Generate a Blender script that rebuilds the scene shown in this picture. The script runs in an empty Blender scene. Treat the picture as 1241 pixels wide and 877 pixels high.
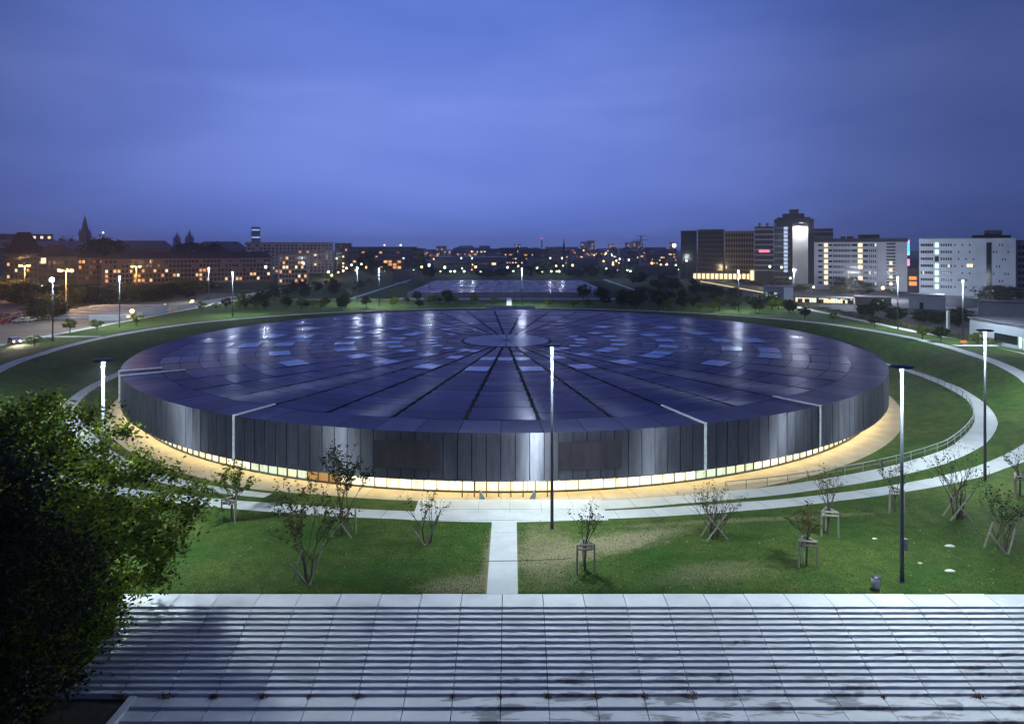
import bpy, math, random
from mathutils import Vector
R = math.radians
PI = math.pi
random.seed(7)
scn = bpy.context.scene
COL = scn.collection

# ------------------------------------------------------------------ camera
F = 807.0
CAMH = 27.0
cam_d = bpy.data.cameras.new("camera")
cam = bpy.data.objects.new("camera", cam_d)
COL.objects.link(cam)
cam.location = (0, 0, CAMH)
cam.rotation_euler = (R(90), 0, 0)
cam_d.sensor_width = 36
cam_d.sensor_fit = 'HORIZONTAL'
cam_d.lens = F / 1241 * 36
cam_d.shift_y = -(438.5 - 300) / 1241
cam_d.clip_start = 0.5
cam_d.clip_end = 30000
scn.camera = cam
scn.view_settings.view_transform = 'Standard'
scn.view_settings.look = 'None'
scn.view_settings.exposure = 0
scn.view_settings.gamma = 1


def gx(px, d):
    return (px - 620.5) / F * d


def gz(py, d):
    return CAMH - (py - 300) * d / F


def gd(py, z):
    return F * (CAMH - z) / (py - 300)


# ------------------------------------------------------------------ materials
def _nodes(name):
    m = bpy.data.materials.new(name)
    m.use_nodes = True
    nt = m.node_tree
    b = nt.nodes["Principled BSDF"]
    return m, nt, b


def N(nt, t, **kw):
    n = nt.nodes.new(t)
    for k, v in kw.items():
        setattr(n, k, v)
    return n


def mixc(nt, a, b, fac, mode='MIX'):
    n = N(nt, 'ShaderNodeMix', data_type='RGBA', blend_type=mode)
    for s, v in ((6, a), (7, b), (0, fac)):
        if hasattr(v, 'is_output'):
            nt.links.new(v, n.inputs[s])
        elif s == 0:
            n.inputs[0].default_value = v
        else:
            n.inputs[s].default_value = (*v, 1)
    return n.outputs[2]


def noise(nt, scale, detail=4, rough=.55, vec=None, dist=0.0):
    n = N(nt, 'ShaderNodeTexNoise')
    n.inputs['Scale'].default_value = scale
    n.inputs['Detail'].default_value = detail
    n.inputs['Roughness'].default_value = rough
    n.inputs['Distortion'].default_value = dist
    if vec is not None:
        nt.links.new(vec, n.inputs['Vector'])
    return n.outputs['Fac']


def ramp(nt, fac, stops):
    n = N(nt, 'ShaderNodeValToRGB')
    cr = n.color_ramp
    while len(cr.elements) > 1:
        cr.elements.remove(cr.elements[-1])
    for i, (p, c) in enumerate(stops):
        e = cr.elements[0] if i == 0 else cr.elements.new(p)
        e.position = p
        e.color = (*c, 1) if not isinstance(c, (int, float)) else (c, c, c, 1)
    nt.links.new(fac, n.inputs[0])
    return n.outputs[0]


def objco(nt, scale=(1, 1, 1)):
    t = N(nt, 'ShaderNodeTexCoord')
    mp = N(nt, 'ShaderNodeMapping')
    mp.inputs['Scale'].default_value = scale
    nt.links.new(t.outputs['Object'], mp.inputs['Vector'])
    return mp.outputs['Vector']


def bump(nt, b, h, strength=.3, dist=.05):
    n = N(nt, 'ShaderNodeBump')
    n.inputs['Strength'].default_value = strength
    n.inputs['Distance'].default_value = dist
    nt.links.new(h, n.inputs['Height'])
    nt.links.new(n.outputs[0], b.inputs['Normal'])


def mat(name, c1, c2=None, rough=.7, metal=0.0, scale=.6, sv=(1, 1, 1), bmp=0.0, island=0.0, spec=.5):
    m, nt, b = _nodes(name)
    c2 = c2 or tuple(x * .72 for x in c1)
    co = objco(nt, sv)
    f = noise(nt, scale, 6, .6, co)
    c = mixc(nt, c1, c2, ramp(nt, f, [(.35, 0.0), (.65, 1.0)]))
    if island:
        g = N(nt, 'ShaderNodeNewGeometry')
        mr = N(nt, 'ShaderNodeMapRange')
        mr.inputs[3].default_value = 1 - island
        mr.inputs[4].default_value = 1 + island
        nt.links.new(g.outputs['Random Per Island'], mr.inputs[0])
        hs = N(nt, 'ShaderNodeHueSaturation')
        nt.links.new(c, hs.inputs['Color'])
        nt.links.new(mr.outputs[0], hs.inputs['Value'])
        c = hs.outputs[0]
    nt.links.new(c, b.inputs['Base Color'])
    b.inputs['Roughness'].default_value = rough
    b.inputs['Metallic'].default_value = metal
    b.inputs['Specular IOR Level'].default_value = spec
    if bmp:
        bump(nt, b, noise(nt, scale * 6, 5, .6, co), bmp)
    return m


def emit(name, col, s, vary=False):
    m, nt, b = _nodes(name)
    b.inputs['Base Color'].default_value = (.1, .1, .1, 1)
    b.inputs['Emission Color'].default_value = (*col, 1)
    b.inputs['Emission Strength'].default_value = s
    if vary:
        co = objco(nt)
        f = noise(nt, .9, 4, .6, co)
        c = mixc(nt, tuple(x * .35 for x in col), col, ramp(nt, f, [(.3, 0.0), (.6, 1.0)]))
        nt.links.new(c, b.inputs['Emission Color'])
    return m


M = {}
M['steel'] = mat('galvanised_steel', (.32, .35, .38), (.24, .26, .29), .45, .7, 3)
M['darksteel'] = mat('dark_steel', (.05, .055, .065), None, .45, .5, 3)
M['pole'] = mat('painted_pole', (.075, .085, .105), (.055, .065, .08), .6, .2, 2)
M['wood'] = mat('weathered_stake_wood', (.3, .27, .235), (.2, .175, .15), .85, 0, 4, (1, 1, .2))
M['bark'] = mat('bark', (.09, .07, .055), (.04, .03, .025), .9, 0, 5, (1, 1, .3), .4)
M['asphalt'] = mat('asphalt', (.06, .06, .065), (.04, .04, .045), .85, 0, .15)
M['tanpave'] = mat('tan_paving', (.2, .17, .13), (.14, .12, .095), .85, 0, .1)
M['gravelpath'] = mat('pale_gravel_path', (.62, .62, .58), (.5, .5, .46), .9, 0, .7, (1, 1, 1), .2)
M['soil'] = mat('dark_soil', (.05, .04, .03), (.025, .02, .015), .95, 0, 2, (1, 1, 1), .6)
M['cable'] = mat('black_rubber', (.02, .02, .02), None, .6)
M['white'] = mat('white_stone', (.62, .62, .6), (.48, .48, .46), .8)
M['gold'] = mat('resin_bound_gravel', (.37, .325, .25), (.29, .25, .185), .85, 0, .5, (1, 1, 1), .1)


def leafmat(name, c1, c2, trans=.35):
    m, nt, b = _nodes(name)
    g = N(nt, 'ShaderNodeNewGeometry')
    c = ramp(nt, g.outputs['Random Per Island'], [(0, c2), (.45, c1), (.85, tuple(x * 1.35 for x in c1)), (1, (c1[0] * 2.2, c1[1] * 1.7, c1[2]))])
    nt.links.new(c, b.inputs['Base Color'])
    b.inputs['Roughness'].default_value = .5
    b.inputs['Specular IOR Level'].default_value = .15
    tr = N(nt, 'ShaderNodeBsdfTranslucent')
    nt.links.new(c, tr.inputs['Color'])
    mx = N(nt, 'ShaderNodeMixShader')
    mx.inputs[0].default_value = trans
    nt.links.new(b.outputs[0], mx.inputs[1])
    nt.links.new(tr.outputs[0], mx.inputs[2])
    nt.links.new(mx.outputs[0], nt.nodes['Material Output'].inputs['Surface'])
    return m


M['leaf'] = leafmat('green_leaf', (.11, .16, .012), (.008, .018, .003), .6)
M['leafdark'] = leafmat('dark_leaf', (.026, .036, .014), (.01, .015, .006))
M['leafyellow'] = leafmat('olive_leaf', (.1, .1, .03), (.05, .06, .02))
M['blade'] = leafmat('grass_blade', (.05, .1, .016), (.02, .05, .008), .2)

# concrete of the steps: pale slabs, damp stains with their own shape
m, nt, b = _nodes('step_concrete')
co = objco(nt)
f1 = noise(nt, .5, 7, .62, co)
c = mixc(nt, (.54, .55, .56), (.46, .47, .48), ramp(nt, f1, [(.38, 0.0), (.66, 1.0)]))
co2 = objco(nt, (.34, 1.3, .0))
f2 = noise(nt, 1.0, 5, .6, co2, .4)
sx = N(nt, 'ShaderNodeSeparateXYZ')
nt.links.new(co, sx.inputs[0])
my = N(nt, 'ShaderNodeMapRange')
for i, v in enumerate((49.6, 43.7, 0, .16)):
    my.inputs[i + 1].default_value = v
nt.links.new(sx.outputs[1], my.inputs[0])
mxx = N(nt, 'ShaderNodeMapRange')
for i, v in enumerate((-9, -2, -.2, .01)):
    mxx.inputs[i + 1].default_value = v
nt.links.new(sx.outputs[0], mxx.inputs[0])
ad = N(nt, 'ShaderNodeMath', operation='ADD')
nt.links.new(my.outputs[0], ad.inputs[0])
nt.links.new(mxx.outputs[0], ad.inputs[1])
ad2 = N(nt, 'ShaderNodeMath', operation='ADD')
nt.links.new(ad.outputs[0], ad2.inputs[0])
nt.links.new(f2, ad2.inputs[1])
c = mixc(nt, c, (.12, .12, .13), ramp(nt, ad2.outputs[0], [(.68, 0.0), (.76, .8)]))
g = N(nt, 'ShaderNodeNewGeometry')
mr = N(nt, 'ShaderNodeMapRange')
mr.inputs[3].default_value = .94
mr.inputs[4].default_value = 1.04
nt.links.new(g.outputs['Random Per Island'], mr.inputs[0])
hs = N(nt, 'ShaderNodeHueSaturation')
nt.links.new(c, hs.inputs['Color'])
nt.links.new(mr.outputs[0], hs.inputs['Value'])
nt.links.new(hs.outputs[0], b.inputs['Base Color'])
b.inputs['Roughness'].default_value = .8
bump(nt, b, noise(nt, 9, 5, .6, co), .25, .02)
M['step'] = m

m, nt, b = _nodes('path_concrete')
co = objco(nt)
c = mixc(nt, (.44, .46, .455), (.35, .37, .365), ramp(nt, noise(nt, .35, 7, .65, co), [(.35, 0.0), (.65, 1.0)]))
c = mixc(nt, c, (.4, .4, .38), ramp(nt, noise(nt, 2.5, 5, .6, co), [(.6, 0.0), (.75, .5)]))
nt.links.new(c, b.inputs['Base Color'])
b.inputs['Roughness'].default_value = .85
bump(nt, b, noise(nt, 12, 4, .6, co), .2, .02)
M['path'] = m

# lawn
m, nt, b = _nodes('lawn_grass')
co = objco(nt)
c = mixc(nt, (.032, .084, .012), (.085, .112, .024), ramp(nt, noise(nt, .13, 6, .68, co), [(.38, 0.0), (.64, 1.0)]))
c = mixc(nt, c, (.085, .085, .035), ramp(nt, noise(nt, .07, 5, .6, co), [(.55, 0.0), (.72, .55)]))
c = mixc(nt, c, (.012, .036, .007), ramp(nt, noise(nt, .75, 8, .78, co), [(.42, 0.0), (.66, .8)]))
sx = N(nt, 'ShaderNodeSeparateXYZ')
nt.links.new(co, sx.inputs[0])


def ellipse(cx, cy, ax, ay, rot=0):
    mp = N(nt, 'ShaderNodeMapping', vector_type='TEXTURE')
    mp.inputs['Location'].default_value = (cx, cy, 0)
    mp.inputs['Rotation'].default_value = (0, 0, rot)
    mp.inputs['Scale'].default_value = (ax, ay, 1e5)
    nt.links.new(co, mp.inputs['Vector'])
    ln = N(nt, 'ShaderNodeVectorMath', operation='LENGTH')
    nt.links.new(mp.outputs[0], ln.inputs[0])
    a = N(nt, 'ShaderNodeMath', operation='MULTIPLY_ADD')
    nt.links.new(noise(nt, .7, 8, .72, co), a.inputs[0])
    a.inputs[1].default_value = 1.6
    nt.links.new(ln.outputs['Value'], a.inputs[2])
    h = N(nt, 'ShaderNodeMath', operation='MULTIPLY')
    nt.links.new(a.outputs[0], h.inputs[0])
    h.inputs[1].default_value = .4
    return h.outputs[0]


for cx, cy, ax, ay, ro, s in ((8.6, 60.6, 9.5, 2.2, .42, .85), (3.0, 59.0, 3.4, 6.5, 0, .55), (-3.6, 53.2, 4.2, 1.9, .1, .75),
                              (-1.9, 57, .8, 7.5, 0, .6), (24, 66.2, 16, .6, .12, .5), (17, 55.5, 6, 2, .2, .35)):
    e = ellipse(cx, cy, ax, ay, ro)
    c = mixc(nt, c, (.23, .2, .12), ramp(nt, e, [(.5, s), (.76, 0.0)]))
nt.links.new(c, b.inputs['Base Color'])
b.inputs['Roughness'].default_value = .9
b.inputs['Specular IOR Level'].default_value = .15
bump(nt, b, noise(nt, 5, 6, .75, co), .9, .12)
M['grass'] = m

# roof mesh
m, nt, b = _nodes('woven_steel_roof_mesh')
g = N(nt, 'ShaderNodeNewGeometry')
co = objco(nt)
c = mixc(nt, (.105, .112, .155), (.078, .082, .118), g.outputs['Random Per Island'])
c = mixc(nt, c, (.06, .045, .08), ramp(nt, noise(nt, .05, 5, .6, co), [(.45, 0.0), (.7, .6)]))
wv = N(nt, 'ShaderNodeTexWave', wave_type='RINGS', rings_direction='Z')
wv.inputs['Scale'].default_value = .305
wv.inputs['Distortion'].default_value = .15
nt.links.new(co, wv.inputs['Vector'])
c = mixc(nt, c, (.045, .04, .06), ramp(nt, wv.outputs['Fac'], [(.1, .65), (.4, 0.0)]))
nt.links.new(c, b.inputs['Base Color'])
b.inputs['Metallic'].default_value = .85
mr = N(nt, 'ShaderNodeMapRange')
mr.inputs[3].default_value = .2
mr.inputs[4].default_value = .34
nt.links.new(g.outputs['Random Per Island'], mr.inputs[0])
nt.links.new(mr.outputs[0], b.inputs['Roughness'])
def woven(nt, b, col, r, fac):
    tg = N(nt, 'ShaderNodeTangent', direction_type='RADIAL', axis='Z')
    gl = N(nt, 'ShaderNodeBsdfAnisotropic')
    gl.inputs['Roughness'].default_value = r
    gl.inputs['Anisotropy'].default_value = .72
    gl.inputs['Rotation'].default_value = 0.0
    nt.links.new(tg.outputs[0], gl.inputs['Tangent'])
    if hasattr(col, 'is_output'):
        nt.links.new(col, gl.inputs['Color'])
    else:
        gl.inputs['Color'].default_value = (*col, 1)
    mx = N(nt, 'ShaderNodeMixShader')
    mx.inputs[0].default_value = fac
    nt.links.new(b.outputs[0], mx.inputs[1])
    nt.links.new(gl.outputs[0], mx.inputs[2])
    nt.links.new(mx.outputs[0], nt.nodes['Material Output'].inputs['Surface'])


b.inputs['Specular Tint'].default_value = (.42, .4, .55, 1)
woven(nt, b, (.2, .21, .27), .5, .33)
M['roof'] = m
M['roofband'] = mat('pale_rim_mesh', (.15, .155, .2), (.115, .118, .16), .4, .85, .2, island=.28)
M['roofband'].node_tree.nodes['Principled BSDF'].inputs['Specular Tint'].default_value = (.45, .42, .58, 1)
M['skylight'] = mat('skylight_glass', (.62, .7, .8), (.52, .6, .7), .25, .8, .8)
M['hub'] = mat('hub_panel', (.2, .22, .32), (.14, .16, .25), .3, .8, .3, island=.1)
for q in ('hub', 'skylight'):
    M[q].node_tree.nodes['Principled BSDF'].inputs['Specular Tint'].default_value = (.5, .52, .62, 1)
M['under'] = mat('roof_substrate', (.012, .012, .016), None, .9)
M['glint'] = mat('painted_glint', (.8, .82, .84), (.6, .63, .65), .5, .2, 2)  # near-white colour imitating lamp highlights on roof and facade seams
M['ringconc'] = mat('lobby_wall', (.3, .27, .22))

# facade mesh: vertical streaks (UV: u = metres round, v = metres up)
m, nt, b = _nodes('facade_wire_mesh')
t = N(nt, 'ShaderNodeUVMap')
mp = N(nt, 'ShaderNodeMapping')
mp.inputs['Scale'].default_value = (1, .12, 1)
nt.links.new(t.outputs[0], mp.inputs[0])
st = noise(nt, 1.3, 6, .7, mp.outputs[0])
g = N(nt, 'ShaderNodeNewGeometry')
c = mixc(nt, (.15, .15, .205), (.075, .07, .105), ramp(nt, st, [(.32, 0.0), (.62, 1.0)]))
c = mixc(nt, c, (.07, .07, .08), ramp(nt, noise(nt, .35, 6, .7, t.outputs[0]), [(.5, 0.0), (.7, .7)]))
hs = N(nt, 'ShaderNodeHueSaturation')
mr = N(nt, 'ShaderNodeMapRange')
mr.inputs[3].default_value = .82
mr.inputs[4].default_value = 1.12
nt.links.new(g.outputs['Random Per Island'], mr.inputs[0])
nt.links.new(mr.outputs[0], hs.inputs['Value'])
nt.links.new(c, hs.inputs['Color'])
nt.links.new(hs.outputs[0], b.inputs['Base Color'])
b.inputs['Metallic'].default_value = .75
b.inputs['Roughness'].default_value = .45
woven(nt, b, mixc(nt, (.38, .39, .45), (.17, .17, .22), ramp(nt, noise(nt, 1.1, 8, .75, mp.outputs[0]), [(.36, 0.0), (.66, 1.0)])), .5, .42)
bump(nt, b, noise(nt, 3, 6, .7, mp.outputs[0]), .12, .05)
M['facade'] = m
M['meshopen'] = mat('dark_opening_mesh', (.095, .085, .11), (.06, .052, .07), .45, .75, .9, (1, 1, .2))

for k, (c, s) in {'warm': ((1, .55, .2), 1.3), 'cream': ((1, .78, .45), 1.5), 'orange': ((1, .38, .1), 1.1), 'cool': ((.75, 1, .85), 1.2),
                  'dimred': ((.55, .14, .08), .5)}.items():
    M['win_' + k] = emit('lit_window_' + k, c, s)
M['win_dark'] = mat('dark_window_glass', (.015, .018, .025), None, .15, 0, 1)
for k, (c, s) in {'white': ((.85, 1, .97), 30), 'green': ((.75, 1, .5), 9), 'orange': ((1, .45, .12), 9), 'yellow': ((1, .68, .15), 9),
                  'warm': ((1, .75, .4), 12)}.items():
    M['lamp_' + k] = emit('lamp_glow_' + k, c, s)


# ------------------------------------------------------------------ mesh builder
class MB:
    def __init__(s):
        s.v = []
        s.f = []

    def quad(s, a, b, c, d):
        n = len(s.v)
        s.v += [tuple(a), tuple(b), tuple(c), tuple(d)]
        s.f.append((n, n + 1, n + 2, n + 3))

    def box(s, x0, x1, y0, y1, z0, z1, rot=0, org=(0, 0)):
        n = len(s.v)
        cs, sn = math.cos(rot), math.sin(rot)
        for z in (z0, z1):
            for x, y in ((x0, y0), (x1, y0), (x1, y1), (x0, y1)):
                s.v.append((org[0] + x * cs - y * sn, org[1] + x * sn + y * cs, z))
        s.f += [(n + 3, n + 2, n + 1, n), (n + 4, n + 5, n + 6, n + 7), (n, n + 1, n + 5, n + 4), (n + 1, n + 2, n + 6, n + 5),
                (n + 2, n + 3, n + 7, n + 6), (n + 3, n, n + 4, n + 7)]

    def tube(s, pts, rad, k=6, cap=True):
        n0 = len(s.v)
        L = len(pts)
        if isinstance(rad, (int, float)):
            rad = [rad] * L
        P = [Vector(p) for p in pts]
        for i, p in enumerate(P):
            t = (P[min(i + 1, L - 1)] - P[max(i - 1, 0)])
            if t.length < 1e-9:
                t = Vector((0, 0, 1))
            t.normalize()
            u = t.cross(Vector((0, 1, 0)) if abs(t.y) < .9 else Vector((1, 0, 0))).normalized()
            w = t.cross(u)
            for j in range(k):
                a = 2 * PI * j / k
                q = p + (u * math.cos(a) + w * math.sin(a)) * rad[i]
                s.v.append(tuple(q))
        for i in range(L - 1):
            for j in range(k):
                a = n0 + i * k + j
                b_ = n0 + i * k + (j + 1) % k
                s.f.append((a, b_, b_ + k, a + k))
        if cap:
            s.f.append(tuple(n0 + j for j in reversed(range(k))))
            s.f.append(tuple(n0 + (L - 1) * k + j for j in range(k)))

    def ball(s, c, r, seg=8, rings=5, sz=1):
        n0 = len(s.v)
        for i in range(rings + 1):
            ph = PI * i / rings
            for j in range(seg):
                a = 2 * PI * j / seg
                s.v.append((c[0] + r * math.sin(ph) * math.cos(a), c[1] + r * math.sin(ph) * math.sin(a), c[2] + r * sz * math.cos(ph)))
        for i in range(rings):
            for j in range(seg):
                a = n0 + i * seg + j
                b_ = n0 + i * seg + (j + 1) % seg
                s.f.append((a, a + seg, b_ + seg, b_))

    def leaf(s, c, size, rng):
        u = Vector((rng.gauss(0, 1), rng.gauss(0, 1), rng.gauss(0, .7))).normalized()
        w = u.cross(Vector((rng.gauss(0, 1), rng.gauss(0, 1), rng.gauss(0, 1)))).normalized()
        a = size * rng.uniform(.6, 1.2)
        b_ = a * .55
        c = Vector(c)
        s.quad(c - u * a, c + w * b_ - u * a * .1, c + u * a, c - w * b_ - u * a * .1)

    def build(s, name, m, parent=None, smooth=False, loc=None):
        me = bpy.data.meshes.new(name)
        me.from_pydata(s.v, [], s.f)
        if m is not None:
            me.materials.append(m)
        if smooth:
            me.polygons.foreach_set('use_smooth', [True] * len(me.polygons))
        me.update()
        o = bpy.data.objects.new(name, me)
        COL.objects.link(o)
        if parent is not None:
            o.parent = parent
        if loc is not None:
            o.location = loc
        return o


def tag(o, label=None, cat=None, group=None, kind=None):
    if label:
        o['label'] = label
    if cat:
        o['category'] = cat
    if group:
        o['group'] = group
    if kind:
        o['kind'] = kind
    return o


def empty(name, loc, label, cat, group=None, rz=0):
    o = bpy.data.objects.new(name, None)
    COL.objects.link(o)
    o.location = loc
    o.rotation_euler = (0, 0, rz)
    o.empty_display_size = .3
    return tag(o, label, cat, group)


def copy_tree(o, parent=None):
    c = o.copy()
    COL.objects.link(c)
    if parent is not None:
        c.parent = parent
    for ch in list(o.children):
        copy_tree(ch, c)
    return c


ORDS = ('first second third fourth fifth sixth seventh eighth ninth tenth eleventh twelfth thirteenth fourteenth fifteenth sixteenth '
        'seventeenth eighteenth nineteenth').split()
TENS = {20: ('twentieth', 'twenty'), 30: ('thirtieth', 'thirty'), 40: ('fortieth', 'forty'), 50: ('fiftieth', 'fifty'), 60: ('sixtieth', 'sixty'),
        70: ('seventieth', 'seventy'), 80: ('eightieth', 'eighty'), 90: ('ninetieth', 'ninety')}


def ordinal(n):
    if n == 100:
        return 'hundredth'
    if n > 100:
        return 'hundred and ' + ordinal(n - 100)
    if n < 20:
        return ORDS[n - 1]
    t, u = n // 10 * 10, n % 10
    return TENS[t][0] if u == 0 else TENS[t][1] + ' ' + ORDS[u - 1]


def number(objs, text):
    """label look-alikes by their order from the left as seen from the photo: text holds %s"""
    objs = sorted(objs, key=lambda o: o.location.x / max(o.location.y, 1))
    for i, o in enumerate(objs):
        o['label'] = text % ordinal(i + 1)


# ------------------------------------------------------------------ terrain
CX, CY = -1.2, 142.0
RR = 71.0      # velodrome radius
ZR = 7.2       # roof height
ZP = 4.5       # outer plateau level


def S(a, b, t):
    t = max(0., min(1., (t - a) / (b - a)))
    return t * t * (3 - 2 * t)


def interp(T, a):
    if a <= T[0][0]:
        return T[0][1]
    for (a0, v0), (a1, v1) in zip(T, T[1:]):
        if a <= a1:
            return v0 + (v1 - v0) * (a - a0) / (a1 - a0)
    return T[-1][1]


zo = lambda a: 5.5 * S(40, 85, a)
zi = lambda a: 1.5 * S(15, 60, a)
T1 = [(0, 71.4), (8, 71.6), (16, 72.0), (21.6, 73.0), (30.5, 75.3), (38, 77.8), (45.4, 80.2), (57, 82.0), (69, 83.2), (77, 83.0), (87, 82.5), (120, 82), (180, 80)]
T2 = [(0, 73.9), (8, 74.0), (15, 74.2), (20, 75.0), (28, 77.1), (35, 79.5), (41, 81.6), (49, 83.6), (58, 84.9), (65, 85.2), (76, 85.4), (86, 84.6), (120, 84), (180, 82)]
T3 = [(0, 74.2), (8, 74.35), (15, 74.9), (20, 75.8), (28, 77.9), (35, 80.2), (41, 82.4), (47, 85.0), (52, 87.4), (60, 90.6), (73, 92.6), (85, 93.0), (101, 97.0),
      (117, 99.9), (132, 98.6), (155, 95.0), (170, 94.6), (180, 94.5)]
T4 = [(0, 76.5), (8, 76.4), (14, 77.0), (19, 77.8), (27, 79.6), (33, 81.6), (39, 83.9), (45, 86.4), (50, 89.2), (60, 93.3), (73, 95.2), (85, 95.4), (101, 99.5),
      (117, 102.5), (132, 101.1), (155, 97.3), (170, 96.8), (180, 96.7)]


L1 = [(0, 73), (28, 73.4), (45, 75.2), (64, 77.2), (90, 77.6), (180, 77.8)]
L2 = [(0, 75), (28, 75.4), (45, 77.2), (64, 79.2), (90, 79.5), (180, 79.7)]


def polar(x, y):
    return abs(math.degrees(math.atan2(x - CX, CY - y))), math.hypot(x - CX, y - CY)


PE = 73.0


def radii(a):
    left, a = a < 0, abs(a)
    r1, r2 = interp(T1, a), interp(T2, a)
    if left:
        k = S(18, 50, a)
        r1 += (min(r1, interp(L1, a)) - r1) * k
        r2 += (min(r2, interp(L2, a)) - r2) * k
    pe = min(PE, r1 - .05)
    return pe, r1, r2, interp(T3, a), interp(T4, a)


def front_drop(y):
    if y > 51.6:
        return 0.
    return -min(1.5, (51.6 - y) * 1.2) - min(2.6, max(0, 51 - y) * .33)


def zter(x, y):
    a, r = polar(x, y)
    pe, r1, r2, r3, r4 = radii(a if x >= CX else -a)
    z1, z2 = zi(a), zo(a)
    if r <= pe:
        z = 0
    elif r <= r1:
        t = (r - pe) / (r1 - pe)
        z = z1 * t
    elif r <= r2:
        z = z1
    elif r <= r3:
        t = (r - r2) / (r3 - r2)
        z = z1 + (z2 - z1) * t
    else:
        z = z2
        if r > r4:
            ext = ZP * S(50, 90, a)
            z = z2 + (ext - z2) * S(r4, r4 + 14, r)
    return z + (front_drop(y) if a < 90 else 0)


def xy(a_deg, r):
    a = R(a_deg)
    return CX + math.sin(a) * r, CY - math.cos(a) * r


mb = MB()
angs = [i * 1.0 for i in range(-180, 180)]
far = [1, 2.2, 3.6, 5.2, 7, 9, 11.5, 14.5, 18, 23, 30, 40, 60, 100, 200, 500, 1500, 5000, 14000]
NR = 0
for a in angs:
    pe, r1, r2, r3, r4 = radii(a)
    rs = [66, pe, pe + (r1 - pe) * .5, r1, r2, r2 + (r3 - r2) * .33, r2 + (r3 - r2) * .66, r3, r4]
    extra = [.6 * i for i in range(1, 36)] + [24, 27, 30, 34, 40, 50, 70, 110, 200, 500, 1500, 3500, 6000]
    for r in rs + [r4 + e for e in extra]:
        x, y = xy(a, r)
        mb.v.append((x, y, zter(x, y)))
    NR = len(rs) + len(extra)
for i in range(360):
    j = (i + 1) % 360
    for k in range(NR - 1):
        mb.f.append((i * NR + k, i * NR + k + 1, j * NR + k + 1, j * NR + k))
ground = mb.build('ground', M['grass'], smooth=True)
tag(ground, kind='structure')


def ring_strip(name, m, ra, rb, zf, a0, a1, off=.012, step=1.0, n=2):
    """a band following the terrain on the same angle samples as the ground"""
    mb = MB()
    k = int(round((a1 - a0) / step))

    def pt(a, aa, inner):
        r = ra(abs(aa)) if inner else rb(abs(aa))
        x, y = xy(a, r)
        return (x, y, zf(abs(aa)) + off)
    for i in range(k):
        a, b_ = a0 + i * step, a0 + (i + 1) * step
        g0 = .016 if i % 3 == 0 else 0
        g1 = .016 if i % 3 == 2 else 0
        mb.quad(pt(a + g0, a, True), pt(a + g0, a, False), pt(b_ - g1, b_, False), pt(b_ - g1, b_, True))
    return tag(mb.build(name, m, smooth=True), kind='structure')


ring_strip('plaza', M['gold'], lambda a: 60, lambda a: min(radii(a)[0], radii(-a)[0]), lambda a: 0, -180, 180)
ring_strip('moat_path', M['path'], lambda a: radii(a)[1], lambda a: radii(a)[2], zi, 8, 120)
ring_strip('moat_path', M['path'], lambda a: radii(-a)[1] + .7 * (1 - S(20, 40, a)), lambda a: radii(-a)[2] - .3 * (1 - S(20, 40, a)), zi, -120, -20)
ring_strip('rim_path', M['path'], lambda a: radii(a)[3], lambda a: radii(a)[4], zo, -180, 180)
mb = MB()      # forecourt between the doors and the central path
for i in range(6):
    for j in range(2):
        x0, x1 = -10 + i * 3.26, -10 + (i + 1) * 3.26
        y0, y1 = 65.95 + j * 2.72, 65.95 + (j + 1) * 2.72
        mb.box(x0 + .015, x1 - .015, y0 + .015, y1 - .015, -.2, .03)
tag(mb.build('forecourt', M['path']), kind='structure')
mb = MB()
yy = 51.9
while yy < 65.9:
    y2 = min(yy + 5.6, 65.93)
    mb.box(-1.98, .46, yy + .015, y2 - .02, -.2, .026)
    yy = y2
tag(mb.build('central_path', M['path']), kind='structure')

# straight paths along the edges of the plateau, street ground beyond
def sheet(name, m, x0, x1, y0, y1, z, nx=1, ny=1):
    mb = MB()
    mb.quad((x0, y0, z), (x1, y0, z), (x1, y1, z), (x0, y1, z))
    return tag(mb.build(name, m), kind='structure')


sheet('edge_path', M['path'], -119.6, -117, 120, 430, ZP + .02)
sheet('edge_path', M['path'], 106.6, 109.2, 112, 300, ZP + .02)
sheet('parking_ground', M['tanpave'], -420, -119.9, 90, 330, ZP + .012)
sheet('street', M['asphalt'], 110, 330, 165, 640, ZP + .012)
sheet('pool_path', M['gravelpath'], -72.4, -69.6, 292, 480, ZP + .02)
sheet('pool_path', M['gravelpath'], 64, 66.5, 300, 470, ZP + .02)
sheet('cross_path', M['gravelpath'], -95, 50, 288, 290.6, ZP + .024)
sheet('cross_path', M['gravelpath'], -75, 70, 425, 429, ZP + .028)
sheet('pool_forecourt', mat('grey_paving', (.34, .36, .38), None, .8), -52, 47, 290.8, 299, ZP + .016)
sheet('spur_path', M['path'], 97, 106.5, 145.2, 147.2, ZP + 1.02)
sheet('spur_path', M['path'], -116.9, -97.5, 160.4, 162, ZP + .99)
sheet('garden_path', M['gravelpath'], -2.1, -.2, 240, 288, ZP + .9)

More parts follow.
